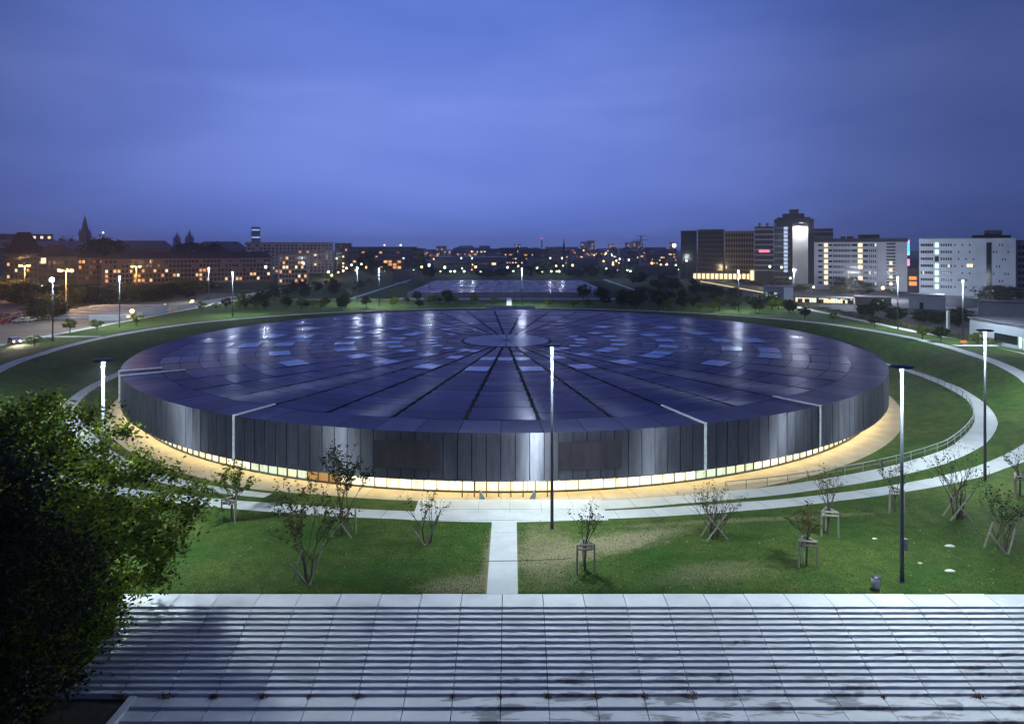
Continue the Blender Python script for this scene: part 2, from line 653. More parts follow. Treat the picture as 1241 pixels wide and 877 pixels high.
# ------------------------------------------------------------------ stairs
st = empty('concrete_steps', (0, 50, 0), 'broad pale concrete steps with dark risers across the whole foreground', 'steps')
RIS, TRD, NST = .165, .45, 15
BAY = 3.13
rng = random.Random(3)
lm = MB()
for k in range(-22, 22):
    x0 = -.72 + k * BAY
    x1 = x0 + BAY - .055
    lm.box(x0, x1, 50.1 - 0, 51.85 + rng.uniform(0, .1), -.5, .02 + rng.uniform(-.004, .004))
o = lm.build('landing', M['step'], st)
o.location = (0, -50, 0)
for n in range(1, NST):
    sm = MB()
    z = .02 - n * RIS
    y1 = 50.1 - (n - 1) * TRD
    for k in range(-22, 22):
        x0 = -.72 + k * BAY
        sm.box(x0, x0 + BAY - .055, y1 - TRD, y1 - .012, z - .4, z + rng.uniform(-.004, .004))
    o = sm.build('step', M['step'], st)
    o.location = (0, -50, 0)
yb = 50.1 - (NST - 1) * TRD
zb = .02 - (NST - 1) * RIS
YW = [yb]
for n, dep in enumerate((1.02, 1.08, 1.1, 1.2)):
    sm = MB()
    z = zb - (n + 1) * RIS
    for k in range(-8, 22):
        x0 = -.72 + k * BAY
        if n == 0:
            sm.box(max(x0, -24.6), x0 + BAY - .055, YW[-1] - dep, YW[-1] - .012, z - .5, z + rng.uniform(-.005, .005))
        else:
            sm.box(max(x0, -24.6), x0 + BAY - .055, YW[-1] - dep, YW[-1] - .012, z - .5, z + rng.uniform(-.005, .005))
    YW.append(YW[-1] - dep)
    o = sm.build('broad_step', M['step'], st)
    o.location = (0, -50, 0)
km = MB()
km.box(-25.1, -24.62, 36.5, yb - .02, -3.4, zb - .1)
o = km.build('kerb', M['step'], st)
o.location = (0, -50, 0)
mb = MB()
for i in range(41):
    for j in range(31):
        x = -75 + i * 50 / 40 + .0
        y = 20 + j * 23.6 / 30
        mb.v.append((x, y, -2.62 + .12 * math.sin(x * 1.3) * math.cos(y * 1.7)))
for i in range(40):
    for j in range(30):
        a = i * 31 + j
        mb.f.append((a, a + 31, a + 32, a + 1))
tag(mb.build('soil_bed', M['soil'], smooth=True), kind='structure')
sheet('lower_pavement', M['asphalt'], -25, 80, 8, YW[-1] - .02, zb - 5 * RIS)

# ------------------------------------------------------------------ velodrome
vel = empty('velodrome', (CX, CY, 0), 'huge low round arena with a flat dark metal roof and glowing glazed base', 'arena')


def P(a_deg, r, z):     # local to the arena
    a = R(a_deg)
    return (math.sin(a) * r, -math.cos(a) * r, z)


mb = MB()
n = 192
mb.v.append((0, 0, ZR - .22))
for i in range(n):
    mb.v.append(P(360 * i / n, RR - .12, ZR - .22))
for i in range(n):
    mb.f.append((0, 1 + i, 1 + (i + 1) % n))
mb.build('roof_deck', M['under'], vel)

NS = 48
SA = 360 / NS
rng = random.Random(11)
mb = MB()
mband = MB()
tri = {}
for s in range(NS):
    ac = s * SA
    ca, sa = math.cos(R(ac)), math.sin(R(ac))

    def LP(u, w, z):   # u tangential, w radial
        return (sa * w + ca * u, -ca * w + sa * u, z)
    r0 = 9.6
    k = 0
    sect = rng.uniform(-.0015, .0015)
    while r0 < 65.2:
        dr = 3.1 if r0 < 61.5 else 65.4 - r0
        r1 = r0 + dr
        hw = r0 * math.tan(R(SA / 2)) - .14
        tilt = rng.uniform(-.0025, .0025)
        tx = rng.uniform(-.002, .002) + sect
        z = ZR + rng.uniform(-.015, .015)
        w0, w1 = r0 + .1, r1
        a, b_, c_, d_ = (LP(-hw, w1, z + tilt * dr - tx * hw), LP(hw, w1, z + tilt * dr + tx * hw), LP(hw, w0, z + tx * hw), LP(-hw, w0, z - tx * hw))
        mb.quad(d_, a, b_, c_) if False else mb.quad(a, b_, c_, d_)
        r0 = r1
    # rim band of paler mesh plates
    for h in (-1, 1):
        aa, ab = (ac - SA / 2, ac) if h < 0 else (ac, ac + SA / 2)
        z = ZR + rng.uniform(-.02, .02)
        mband.quad(P(aa + .03, RR, z), P(ab - .03, RR, z), P(ab - .03, 65.55, z), P(aa + .03, 65.55, z))
fix = lambda q: q
mb.build('roof_panels', M['roof'], vel)
mband.build('rim_panels', M['roofband'], vel)
# hub
mb = MB()
for s in range(24):
    a0, a1 = s * 15 + .7, (s + 1) * 15 - .7
    pts = [P(a0, .4, ZR + .06)] + [P(a0 + (a1 - a0) * i / 5, 9.1, ZR + .06) for i in range(6)]
    n0 = len(mb.v)
    mb.v += pts
    for i in range(1, 6):
        mb.f.append((n0, n0 + i, n0 + i + 1))
mb.build('roof_hub', M['hub'], vel)
# skylights
SKY = {(3, 1), (3, 2), (5, 0), (5, 1), (5, 2), (6, 0), (7, 1), (7, 2), (7, 3), (8, 0), (8, 1), (8, 2), (9, 4), (10, 0), (10, 1), (10, 2), (10, 3), (10, 4),
       (12, 0), (12, 1), (12, 2), (12, 3), (12, 4), (13, 0), (14, 1), (14, 2), (14, 3), (15, 0), (16, 1), (16, 2), (16, 3), (18, 2), (29, 1), (29, 2),
       (31, 0), (31, 2), (31, 3), (32, 1), (33, 1), (33, 2), (33, 4), (34, 0), (35, 1), (35, 2), (35, 3), (35, 4), (36, 0), (37, 1), (37, 2), (37, 3), (37, 4),
       (38, 0), (39, 1), (39, 2), (39, 3), (40, 0), (41, 1), (41, 2), (41, 3), (42, 0), (43, 1), (43, 2), (44, 0), (45, 0), (45, 1), (45, 2), (47, 1), (47, 2),
       (1, 1), (1, 2), (0, 1)}
SR = {0: (14.8, 17.2), 1: (22.2, 25.3), 2: (31.8, 35.6), 3: (43.8, 47.6), 4: (50.6, 54.4)}
for s, k in sorted(SKY):
    ac = s * SA
    ca, sa = math.cos(R(ac)), math.sin(R(ac))
    r0, r1 = SR[k]
    hw = r0 * math.tan(R(SA / 2)) * .9
    sk = MB()
    sk.box(-hw, hw, -r1, -r0, ZR + .02, ZR + .08, R(ac))
    sk.build('skylight', M['skylight'], vel)
# facade cladding
ZB = 2.05
mb = MB()
uv = []
NPAN = 288
rng = random.Random(5)
for i in range(NPAN):
    a0 = 360 * i / NPAN + .035
    a1 = 360 * (i + 1) / NPAN - .035
    dr0 = rng.uniform(-.012, .012)
    dr1 = dr0 + rng.uniform(-.008, .008)
    tz = rng.uniform(-.03, .03)
    q = [P(a0, RR + dr0 - tz, ZB), P(a1, RR + dr1 - tz, ZB), P(a1, RR + dr1 + tz, ZR + .05), P(a0, RR + dr0 + tz, ZR + .05)]
    mb.quad(*q)
    u0, u1 = R(a0) * RR + i * 3, R(a1) * RR + i * 3
    uv += [(u0, ZB), (u1, ZB), (u1, ZR), (u0, ZR)]
fo = mb.build('facade_cladding', M['facade'], vel)
ul = fo.data.uv_layers.new(name='UVMap')
for i, p in enumerate(uv):
    ul.data[i].uv = p
mb = MB()
for i in range(n):
    a0, a1 = 360 * i / n, 360 * (i + 1) / n
    mb.quad(P(a0, RR - .3, ZB + .05), P(a1, RR - .3, ZB + .05), P(a1, RR - .3, ZR - .2), P(a0, RR - .3, ZR - .2))
mb.build('facade_backing', M['under'], vel)
# dark mesh openings in the facade
for a0, a1 in ((-11.2, -5.4), (5.0, 10.6), (99, 99.1)):
    if a0 > 90:
        continue
    mb = MB()
    k = 8
    for i in range(k):
        b0, b1 = a0 + (a1 - a0) * i / k, a0 + (a1 - a0) * (i + 1) / k
        mb.quad(P(b0, RR + .09, 3.2), P(b1, RR + .09, 3.2), P(b1, RR + .09, 6.2), P(b0, RR + .09, 6.2))
    mb.build('mesh_opening', M['meshopen'], vel)
# raised white strips standing in for lamp highlights along the seams
for ac, rin in ((-26.25, 64.8), (18.75, 62), (33.75, 64.5), (-56.25, 62), (-60, 65)):
    mb = MB()
    mb.box(-.13, .13, -RR - .16, -rin, ZR + .03, ZR + .2, R(ac))
    mb.box(-.15, .15, -RR - .22, -RR - .1, ZB + .1, ZR + .22, R(ac))
    mb.build('highlight_strip', M['glint'], vel)
# soffit, glazing, mullions
mb = MB()
for i in range(n):
    a0, a1 = 360 * i / n, 360 * (i + 1) / n
    mb.quad(P(a0, RR - .1, ZB - .01), P(a0, 68.0, ZB - .01), P(a1, 68.0, ZB - .01), P(a1, RR - .1, ZB - .01))
mb.build('soffit', M['white'], vel)
mb = MB()
for i in range(n):
    a0, a1 = 360 * i / n, 360 * (i + 1) / n
    mb.quad(P(a0, 69.1, ZB - .06), P(a0, 68.75, ZB - .06), P(a1, 68.75, ZB - .06), P(a1, 69.1, ZB - .06))
mb.build('soffit_fill_ring', emit('soffit_fill_glow', (1, .79, .37), 25), vel)  # glowing ring added under the soffit so the plaza gets warm light


def glassmat(name, cols, s):
    m, nt, b = _nodes(name)
    g = N(nt, 'ShaderNodeNewGeometry')
    c = ramp(nt, g.outputs['Random Per Island'], [(i / (len(cols) - 1), x) for i, x in enumerate(cols)])
    f = noise(nt, 1.3, 5, .65, objco(nt, (1, 1, .35)))
    c = mixc(nt, c, (.45, .26, .09), ramp(nt, f, [(.5, 0.0), (.72, .75)]))
    nt.links.new(c, b.inputs['Emission Color'])
    b.inputs['Emission Strength'].default_value = s
    b.inputs['Base Color'].default_value = (.05, .05, .05, 1)
    b.inputs['Roughness'].default_value = .1
    return m


gw = glassmat('lit_lobby_glass', [(.95, .72, .34), (1, .86, .48), (1, .9, .55), (1, .93, .62), (1, .88, .5), (1, .84, .44)], 2.1)
gg = glassmat('cool_lobby_glass', [(.75, .95, .6), (.8, 1, .72), (.95, .95, .6)], 1.0)
go = glassmat('timber_lobby_glass', [(.75, .38, .1), (.6, .3, .08), (.85, .5, .15)], .7)
NG = 300
runs = []
lastk = None
mul = MB()
for i in range(NG):
    a0, a1 = 360 * i / NG - 180, 360 * (i + 1) / NG - 180
    am = (a0 + a1) / 2
    k = 0
    if -26 < am < -19.2 or 19.5 < am < 26:
        k = 1
    if -19.2 < am < -15.5 or abs(am + 1.2) < 0:
        k = 2
    if k != lastk:
        runs.append((k, MB()))
        lastk = k
    runs[-1][1].quad(P(a0, 68.4, .12), P(a1, 68.4, .12), P(a1, 68.4, ZB - .03), P(a0, 68.4, ZB - .03))
    if True:
        mw = .035 if i % 4 == 0 else .014
        mul.box(-mw, mw, -68.62, -68.42, 0, ZB - .03, R(a0))
for i in range(NG):
    a0, a1 = 360 * i / NG, 360 * (i + 1) / NG
    mul.quad(P(a0, 68.7, .16), P(a0, 68.41, .16), P(a1, 68.41, .16), P(a1, 68.7, .16))
    mul.quad(P(a0, 68.7, 0), P(a1, 68.7, 0), P(a1, 68.7, .16), P(a0, 68.7, .16))
for k, q in runs:
    q.build(('glazing', 'cool_glazing', 'timber_bay')[k], (gw, gg, go)[k], vel)
mul.build('mullions', M['darksteel'], vel)
# entrance porch in front of the doors
mb = MB()
mb.box(-4.3, 5.1, -69.9, -69.6, ZB - .35, ZB - .04)
for i in range(8):
    x = -4.2 + i * 1.32
    mb.box(x - .06, x + .06, -69.9, -69.72, .02, ZB - .35)
mb.build('entrance_portal', mat('portal_timber', (.2, .13, .06), None, .6), vel)

# parapet of the bridge behind
mb = MB()
mb.box(-8.6, 7.7, 226.6, 226.9, 5.2, 7.25)
for i in range(17):
    mb.box(-8.62 + i * 1.018, -8.54 + i * 1.018, 226.5, 226.58, 5.2, 7.5)
br = mb.build('bridge_parapet', M['white'])
tag(br, 'white bridge parapet at the far edge of the round roof', 'parapet')
mb = MB()
mb.box(-8.4, 7.5, 213.5, 227.5, 5.0, 5.6)
tag(mb.build('footbridge', M['path']), 'short footbridge deck joining the far rim to the round roof', 'bridge')


# ------------------------------------------------------------------ lamps
def area_light(name, loc, power, col, size=1.3, parent=None):
    l = bpy.data.lights.new(name, 'AREA')
    l.shape = 'DISK'
    l.size = size
    l.energy = power
    l.color = col
    o = bpy.data.objects.new(name, l)
    COL.objects.link(o)
    o.location = loc
    if parent is not None:
        o.parent = parent
    return o


def point_light(name, loc, power, col, rad=.25, parent=None):
    l = bpy.data.lights.new(name, 'POINT')
    l.shadow_soft_size = rad
    l.energy = power
    l.color = col
    o = bpy.data.objects.new(name, l)
    COL.objects.link(o)
    o.location = loc
    if parent is not None:
        o.parent = parent
    return o


COOL = (.8, .94, 1.0)


def tall_lamp(x, y, z, H, label, power, box=False, rz=0):
    t = empty('floodlight_mast', (x, y, z), label, 'lamp post', 'tall lamp posts round the arena', rz)
    mb = MB()
    mb.tube([(0, 0, 0), (0, 0, .5), (0, 0, H * .5), (0, 0, H)], [.17, .16, .13, .1], 10)
    mb.build('pole', M['pole'], t, True)
    mb = MB()
    mb.box(-.26, .26, -.26, .26, 0, .06)
    mb.build('base_plate', M['darksteel'], t)
    mb = MB()
    w = .8
    mb.tube([(0, 0, H - .02), (0, 0, H + .06), (0, 0, H + .13)], [.11, .12, .3], 8)
    mb.build('bracket', M['darksteel'], t)
    mb = MB()
    n0 = len(mb.v)
    for zz, rr in ((H + .12, .82), (H + .17, .86), (H + .27, .8), (H + .32, .3)):
        for i in range(8):
            a = PI / 8 + 2 * PI * i / 8
            mb.v.append((rr * math.cos(a) * 1.05, rr * math.sin(a), zz))
    for k in range(3):
        for i in range(8):
            mb.f.append((n0 + k * 8 + i, n0 + k * 8 + (i + 1) % 8, n0 + k * 8 + 8 + (i + 1) % 8, n0 + k * 8 + 8 + i))
    mb.f.append(tuple(n0 + 24 + i for i in range(8)))
    mb.f.append(tuple(n0 + i for i in reversed(range(8))))
    mb.build('reflector', M['darksteel'], t)
    mb = MB()
    mb.tube([(0, 0, H + .05), (0, 0, H + .1)], [.3, .3], 10)
    mb.build('luminaire', emit('mast_luminaire_glow', COOL, 5) if 'mlum' not in M else M['mlum'], t)
    if box:
        mb = MB()
        mb.box(.14, .42, -.12, .12, 2.6, 3.5)
        mb.build('control_box', M['steel'], t)
    area_light('mast_light', (0, 0, H + .03), power, COOL, .75, t)
    return t


M['mlum'] = emit('mast_luminaire_glow', COOL, 6)
PW = 8200
tall_lamp(-35, 57, 0, 17.2, 'tall grey lamp post rising behind the dark foreground tree', PW * 1.35)
tall_lamp(3.85, 64.1, 0, 17.4, 'tall lamp post on the lawn right of the central path', PW)
tall_lamp(31.5, 53.8, 0, 17.2, 'tall lamp post near the litter bin with a small box on its pole', PW, True)
tall_lamp(54.9, 77.3, 0, 17.2, 'tall lamp post beside the path at the right lawn edge', PW)
tall_lamp(-74, 88, zter(-74, 88), 17.2, 'added unseen lamp post beyond the left edge, lighting the left bank', PW * 1.7)  # out of view, added to brighten the left grass bank
tall_lamp(84, 101, zter(84, 101), 17.2, 'added unseen lamp post beyond the right edge, lighting the right bank', PW * 1.5)  # out of view, added to brighten the right grass bank
LAB = ['bare bright star like lamp post left of the arena', 'slim lamp post at the left edge beside the grey steps', 'lamp post in front of the long brown apartment block',
       'lamp post standing on the grass left of the shrubs', 'lamp post behind the left far rim by the pool path', 'shorter looking lamp post left of the pool hall',
       'lamp post at the far rim behind the white parapet', 'lamp post behind the right far rim before the dark orchard', 'lamp post beside the little pavilion with lit windows',
       'lamp post before the white office slab on the right', 'lamp post at the right path with an orange lantern at its foot']
for (px, pb, dz), lab in zip([(64, 412, 0), (145, 395, 0), (253, 367, 0), (282, 382, 0), (432.8, 366, 0), (459.4, 370.6, 0), (632.5, 370, 0), (895, 377, 0), (962, 372, 0),
                              (1088, 398, 0), (1167, 418, 0)], LAB):
    d = gd(pb, ZP + .3)
    x = gx(px, d)
    t = tall_lamp(x, d, zter(x, d), 14.4, lab, PW * .95)
    if px == 64:
        mb = MB()
        mb.ball((0, -.3, 14.7), .55, 10, 6)
        mb.build('lamp_globe', M['lamp_white'], t)
# the same masts farther off, round the pool hall
protof = None
fl = []
for px, py in ((489, 312), (520, 320), (559, 312), (572, 312), (667, 312), (681, 312), (751, 313), (762, 314), (832, 315), (322, 322), (368, 318), (408, 312.5)):
    d = 8.1 * F / (py - 300)
    x = gx(px, d)
    if protof is None:
        t = empty('floodlight_mast', (x, d, ZP), None, 'lamp post', 'far lamp posts round the pool hall')
        mb = MB()
        mb.tube([(0, 0, 0), (0, 0, 14)], [.2, .16], 6)
        mb.build('pole', M['pole'], t)
        mb = MB()
        mb.tube([(0, 0, 13.2), (0, 0, 14.4)], [.45, .6], 8)
        mb.build('lamp_head', emit('far_mast_glow', (.8, .92, 1), 3), t)
        protof = t
    else:
        t = copy_tree(protof)
        t.location = (x, d, ZP)
    point_light('mast_light', (x, d, ZP + 15), 5500, COOL, .5)
    fl.append(t)
number(fl, '%s from left of the thin white topped lamp posts near the pool hall')

# sodium lamps with two heads
sod = []
for px, py, d, hx in ((30, 322, 300, 1), (80, 328, 227, 1), (165, 323, 330, 1)):
    x = gx(px, d)
    H = gz(py, d) - ZP
    t = empty('street_lamp', (x, d, ZP), None, 'street lamp', 'twin headed yellow street lamps')
    mb = MB()
    mb.tube([(0, 0, 0), (0, 0, H)], [.22, .14], 8)
    mb.tube([(-1.6, 0, H + .05), (1.6, 0, H + .05)], .1, 6)
    mb.build('pole', mat('lamp_pole_paint', (.4, .33, .2)), t)
    for sx in (-1, 1):
        mb = MB()
        mb.ball((sx * 1.8, -.1, H), .75, 10, 6, .55)
        mb.build('lamp_head', M['lamp_yellow'], t)
        point_light('sodium_light', (sx * 1.8, -1.6, H - .8), 10000, (1, .55, .18), .4, t)
    sod.append(t)
number(sod, '%s from left of the twin headed yellow street lamps')
pl = []
for px, py, d in ((160, 378, 214), (200, 371.5, 242), (233, 366, 276)):
    x = gx(px, d)
    H = gz(py, d) - ZP
    t = empty('path_lamp', (x, d, ZP), None, 'lamp', 'low yellow globe lamps by the edge path')
    mb = MB()
    mb.tube([(0, 0, 0), (0, 0, H)], .09, 6)
    mb.build('pole', M['pole'], t)
    mb = MB()
    mb.ball((0, 0, H + .3), .62, 10, 6)
    mb.build('globe', M['lamp_yellow'], t)
    point_light('globe_light', (0, -1.2, H + .3), 900, (1, .7, .25), .3, t)
    pl.append(t)
number(pl, '%s from left of the low yellow globe lamps by the left edge path')

# far city lamps: px, py, colour, size
CITY = [(345, 323, 'orange', 1), (398, 329.5, 'green', 1.1), (402, 336, 'yellow', 1), (372, 345, 'yellow', .9), (444, 324, 'orange', 1), (438, 320, 'warm', .7), (432, 318, 'warm', .6),
        (426, 321, 'warm', .7), (420, 325, 'warm', .8), (416, 328, 'warm', .8), (410, 330, 'orange', .8), (465, 332, 'green', .8), (474, 316, 'green', .7), (500, 310.5, 'green', .6),
        (511, 323.5, 'orange', 1.1), (526, 314, 'orange', .7), (539, 324, 'green', 1.1), (546, 329.5, 'green', .8), (551, 332.5, 'green', .9), (562.5, 331, 'green', .9),
        (576.5, 323.5, 'orange', 1.1), (582.5, 330.5, 'green', .8), (607, 311, 'warm', 1.3), (615, 324, 'green', .9), (628, 322.5, 'orange', .8), (622, 331.5, 'green', .9),
        (651, 324.5, 'green', 1.1), (657.5, 331, 'green', 1), (668, 331.5, 'green', .8), (677.5, 333, 'green', .9), (694, 321.5, 'orange', 1), (702, 316, 'orange', .7),
        (718, 316.5, 'warm', .6), (731.5, 316.5, 'orange', .7), (743, 320.5, 'orange', .9), (748, 327, 'green', .8), (764, 330, 'green', .9), (735, 325.5, 'green', .7), (747, 316, 'warm', .6),
        (786.5, 303, 'warm', 1.6), (817, 297.5, 'warm', 1.8), (804, 311, 'warm', .9), (795, 311.5, 'orange', .8), (797, 307, 'warm', .6), (790, 319, 'orange', 1), (805, 316, 'warm', .7),
        (801, 321, 'orange', .9), (808, 321, 'warm', .9), (819, 321.5, 'green', .8), (836, 319, 'orange', .9), (838, 328.5, 'orange', .7), (852, 320, 'orange', .8), (466, 297, 'warm', .5),
        (485.5, 297, 'warm', .6), (125, 282, 'warm', .6), (722, 307, 'warm', .5), (729, 305, 'orange', .5), (697, 306, 'orange', .5), (762, 308, 'warm', .5), (670, 305, 'warm', .5)]
CITY += [(1070, 352.5, 'yellow', 1.5), (1116, 349, 'yellow', 1), (1138, 353, 'yellow', 1.5), (933, 323, 'green', 1), (947, 324, 'green', 1), (958, 337, 'green', .8), (986, 348, 'warm', .9)]
cr = random.Random(5)
for i in range(46):
    CITY.append((cr.uniform(430, 822), 303 + 30 * cr.random() ** 1.5, cr.choice(('warm', 'orange', 'orange', 'green')), cr.uniform(.35, .6)))
byc = {}
for px, py, c, s in CITY:
    d = 560 if py > 318 else (900 if py > 309 else 1500)
    if py < 304:
        d = 1900
    if px > 900:
        d = 330
    if px < 420 and py > 318:
        d = 480
    x = gx(px, d)
    z = gz(py, d)
    H = max(z - ZP, 2.5)
    t = empty('street_lamp', (x, d, ZP), None, 'street lamp', 'far %s street lamps' % c)
    mb = MB()
    mb.tube([(0, 0, 0), (0, 0, H)], [.12, .08], 5)
    mb.build('pole', M['darksteel'], t)
    mb = MB()
    mb.ball((0, 0, H), 1.25 * s * d / F * 1.0, 8, 5)
    mb.build('globe', M['lamp_' + c], t)
    byc.setdefault(c, []).append(t)
for c, L in byc.items():
    number(L, '%s from left of the far small ' + {'warm': 'creamy white', 'green': 'greenish', 'orange': 'orange', 'yellow': 'yellow'}[c] + ' street lights across the city')
for px, py, d, p, c in ((1070, 352, 300, 3200, (.85, .87, 1)), (1138, 353, 250, 4500, (.72, .86, 1)), (1030, 352, 285, 16000, (.8, .87, 1)), (1085, 352, 285, 8000, (.8, .87, 1)), (1200, 350, 250, 3000, (.75, .87, 1)), (940, 345, 370, 5000, (1, .85, .5)), (875, 345, 440, 6000, (1, .8, .45)),
                        (400, 335, 470, 5000, (1, .7, .3))):
    point_light('street_fill_light', (gx(px, d), d, 12), p * 1.6, c, .6)  # point lights without fixtures, added to brighten the building fronts

# ------------------------------------------------------------------ buildings
MW = {}


def wallm(c, rough=.85):
    if c not in MW:
        MW[c] = mat('wall_render_%d' % len(MW), c, tuple(x * .8 for x in c), rough, 0, .12)
    return MW[c]


WMESH = {}


def wmesh(w, h, m):
    key = (round(w, 2), round(h, 2), m.name)
    if key not in WMESH:
        mb = MB()
        mb.box(-w / 2, w / 2, -.07, .05, -h / 2, h / 2)
        me = bpy.data.meshes.new('window')
        me.from_pydata(mb.v, [], mb.f)
        me.materials.append(m)
        WMESH[key] = me
    return WMESH[key]


def windows(parent, W0, x0, x1, z0, z1, cols, rows, w, h, lit=.2, kinds=('warm', 'cream', 'orange'), y=0, rng=None, side=None, skip=None):
    """each window a part of the building; past the hundred largest the dark rest is one part"""
    rng = rng or random.Random(1)
    rest = MB()
    cnt = 0
    for r in range(rows):
        for c in range(cols):
            if skip and skip(c, r):
                continue
            x = x0 + (x1 - x0) * (c + .5) / cols
            z = z0 + (z1 - z0) * (r + .5) / rows
            l = rng.random() < lit
            mm = M['win_' + rng.choice(kinds)] if l else M['win_dark']
            W0[0] += 1
            if W0[0] > 95 and not l:
                if side is None:
                    rest.box(x - w / 2, x + w / 2, y - .07, y + .05, z - h / 2, z + h / 2)
                else:
                    rest.box(side - .07, side + .05, x - w / 2, x + w / 2, z - h / 2, z + h / 2)
                continue
            if W0[0] > 95 and W0[1] > 100:
                continue
            W0[1] += 1
            o = bpy.data.objects.new('window', wmesh(w, h, mm))
            COL.objects.link(o)
            o.parent = parent
            if side is None:
                o.location = (x, y, z)
            else:
                o.location = (side, x, z)
                o.rotation_euler = (0, 0, -PI / 2)
    if rest.v:
        tag(rest.build('window_rest', M['win_dark'], parent), kind='stuff')


def block(name, label, cat, px0, px1, pt, d, depth, col, zb=ZP, roof=None, group=None, roofh=.0):
    x0, x1 = gx(px0, d), gx(px1, d)
    zt = gz(pt, d)
    t = empty(name, ((x0 + x1) / 2, d, zb), label, cat, group)
    w = (x1 - x0) / 2
    th_ = math.atan2((x0 + x1) / 2, d)
    if abs(th_) > .22:
        t.rotation_euler = (0, 0, -th_)
        t.scale = (math.cos(th_), 1, 1)
    mb = MB()
    H = zt - zb
    mb.box(-w, w, 0, depth, 0, H - .3)
    mb.build('wall', wallm(col), t)
    mb = MB()
    if roofh:      # hipped roof
        n0 = len(mb.v)
        ih = min(depth / 2, w * .8)
        mb.v += [(-w - .4, -.4, H - roofh), (w + .4, -.4, H - roofh), (w + .4, depth + .4, H - roofh), (-w - .4, depth + .4, H - roofh), (-w + ih, depth / 2, H), (w - ih, depth / 2, H)]
        mb.f += [(n0, n0 + 1, n0 + 5, n0 + 4), (n0 + 1, n0 + 2, n0 + 5), (n0 + 2, n0 + 3, n0 + 4, n0 + 5), (n0 + 3, n0, n0 + 4), (n0 + 3, n0 + 2, n0 + 1, n0)]
        t.children[0].data.clear_geometry()
        m2 = MB()
        m2.box(-w, w, 0, depth, 0, H - roofh - .02)
        t.children[0].data.from_pydata(m2.v, [], m2.f)
    else:
        mb.box(-w - .25, w + .25, -.25, depth + .25, H - .29, H)
    mb.build('roof', roof or wallm((.06, .06, .07)), t)
    return t, w, H


wr = random.Random(21)
# --- left
t, w, H = block('apartment_block', 'long dark brown apartment block with many lit windows behind the left trees', 'apartments', 128, 336, 305, 420, 14, (.3, .21, .2), roof=wallm((.05, .04, .045)), roofh=4.2)
windows(t, [0, 0], -w + 2, w - 2, 1, H - 4.6, 44, 5, 1.5, 1.7, .26, rng=wr)
mb = MB()
for i in range(7):
    x = -w + 8 + i * 16
    mb.box(x, x + 1.2, 6, 7.5, H - 2, H + .9)
mb.build('chimney', wallm((.1, .06, .05)), t)
t, w, H = block('apartment_block', 'paler brown end wing of the long apartment block with flat roof', 'apartments', 336.5, 374, 307, 405, 22, (.36, .28, .27))
windows(t, [0, 0], -w + 1, w - 1, 1, H - 1.5, 9, 6, 1.3, 1.6, .25, rng=wr)
t, w, H = block('apartment_block', 'tall pinkish slab of flats behind the brown block', 'apartments', 299, 405, 293.5, 575, 14, (.48, .37, .39))
windows(t, [0, 0], -w + 1, w - 1, 1, H - 1.5, 22, 9, 1.7, 1.6, .12, rng=wr)
t, w, H = block('apartment_block', 'dark narrow end block right of the pinkish flats', 'apartments', 406, 426, 294.5, 590, 20, (.05, .05, .07))
windows(t, [0, 0], -w + 1, w - 1, 1, H - 1.5, 5, 8, 1.5, 1.6, .1, rng=wr)
t, w, H = block('apartment_block', 'long grey roofed terrace on the skyline left of the twin spires', 'apartments', 132, 212, 291.5, 640, 18, (.2, .17, .18), roof=wallm((.22, .19, .21)), roofh=7)
t, w, H = block('apartment_block', 'long grey roofed terrace on the skyline right of the twin spires', 'apartments', 236, 300, 292.5, 660, 18, (.22, .18, .19), roof=wallm((.24, .2, .22)), roofh=7)
mb = MB()
for i in range(5):
    x = -w + 6 + i * 11
    mb.box(x, x + 2, 2, 5, H - 3.4, H - 1.4)
mb.build('dormer', wallm((.1, .08, .09)), t)
t, w, H = block('apartment_block', 'far flat topped dark block with two lights on its roof edge', 'apartments', -20, 66, 283.5, 900, 25, (.05, .05, .075))
windows(t, [0, 0], -w + 1, w - 1, H - 7, H - 2, 9, 1, 4, 3.5, .3, ('cream',), rng=wr)
t, w, H = block('apartment_block', 'pale grey roofed terrace running along the left skyline', 'apartments', -25, 118, 291.5, 620, 18, (.16, .14, .17), roof=wallm((.26, .24, .3)), roofh=7)
t, w, H = block('tenement_house', 'dark brick house with a steep pointed roof at far left', 'house', 6, 52, 281, 430, 16, (.16, .1, .09), roof=wallm((.035, .025, .03)), roofh=14)
windows(t, [0, 0], -w + 1, w - 1, 2, H - 15, 9, 4, 1.4, 1.9, .16, rng=wr)
t, w, H = block('tenement_house', 'low dark house with one big bright window left of the apartment block', 'house', 44, 92, 297, 400, 14, (.14, .1, .1), roof=wallm((.05, .03, .03)), roofh=7)
windows(t, [0, 0], -w + 1, w - 1, 2, H - 8, 8, 3, 1.5, 2.0, .12, rng=wr)
mb = MB()
mb.box(gx(47, 398) - gx(68, 400), gx(53, 398) - gx(68, 400), -.12, -.075, gz(319, 400) - ZP, gz(312.5, 400) - ZP)
mb.build('window', M['win_cream'], t)
t, w, H = block('tenement_house', 'dark gabled house beside the left end of the apartment block', 'house', 93, 127, 300, 410, 14, (.15, .11, .11), roof=wallm((.045, .03, .035)), roofh=6)
windows(t, [0, 0], -w + 1, w - 1, 2, H - 7, 7, 4, 1.4, 1.8, .18, ('orange', 'dimred', 'warm'), rng=wr)


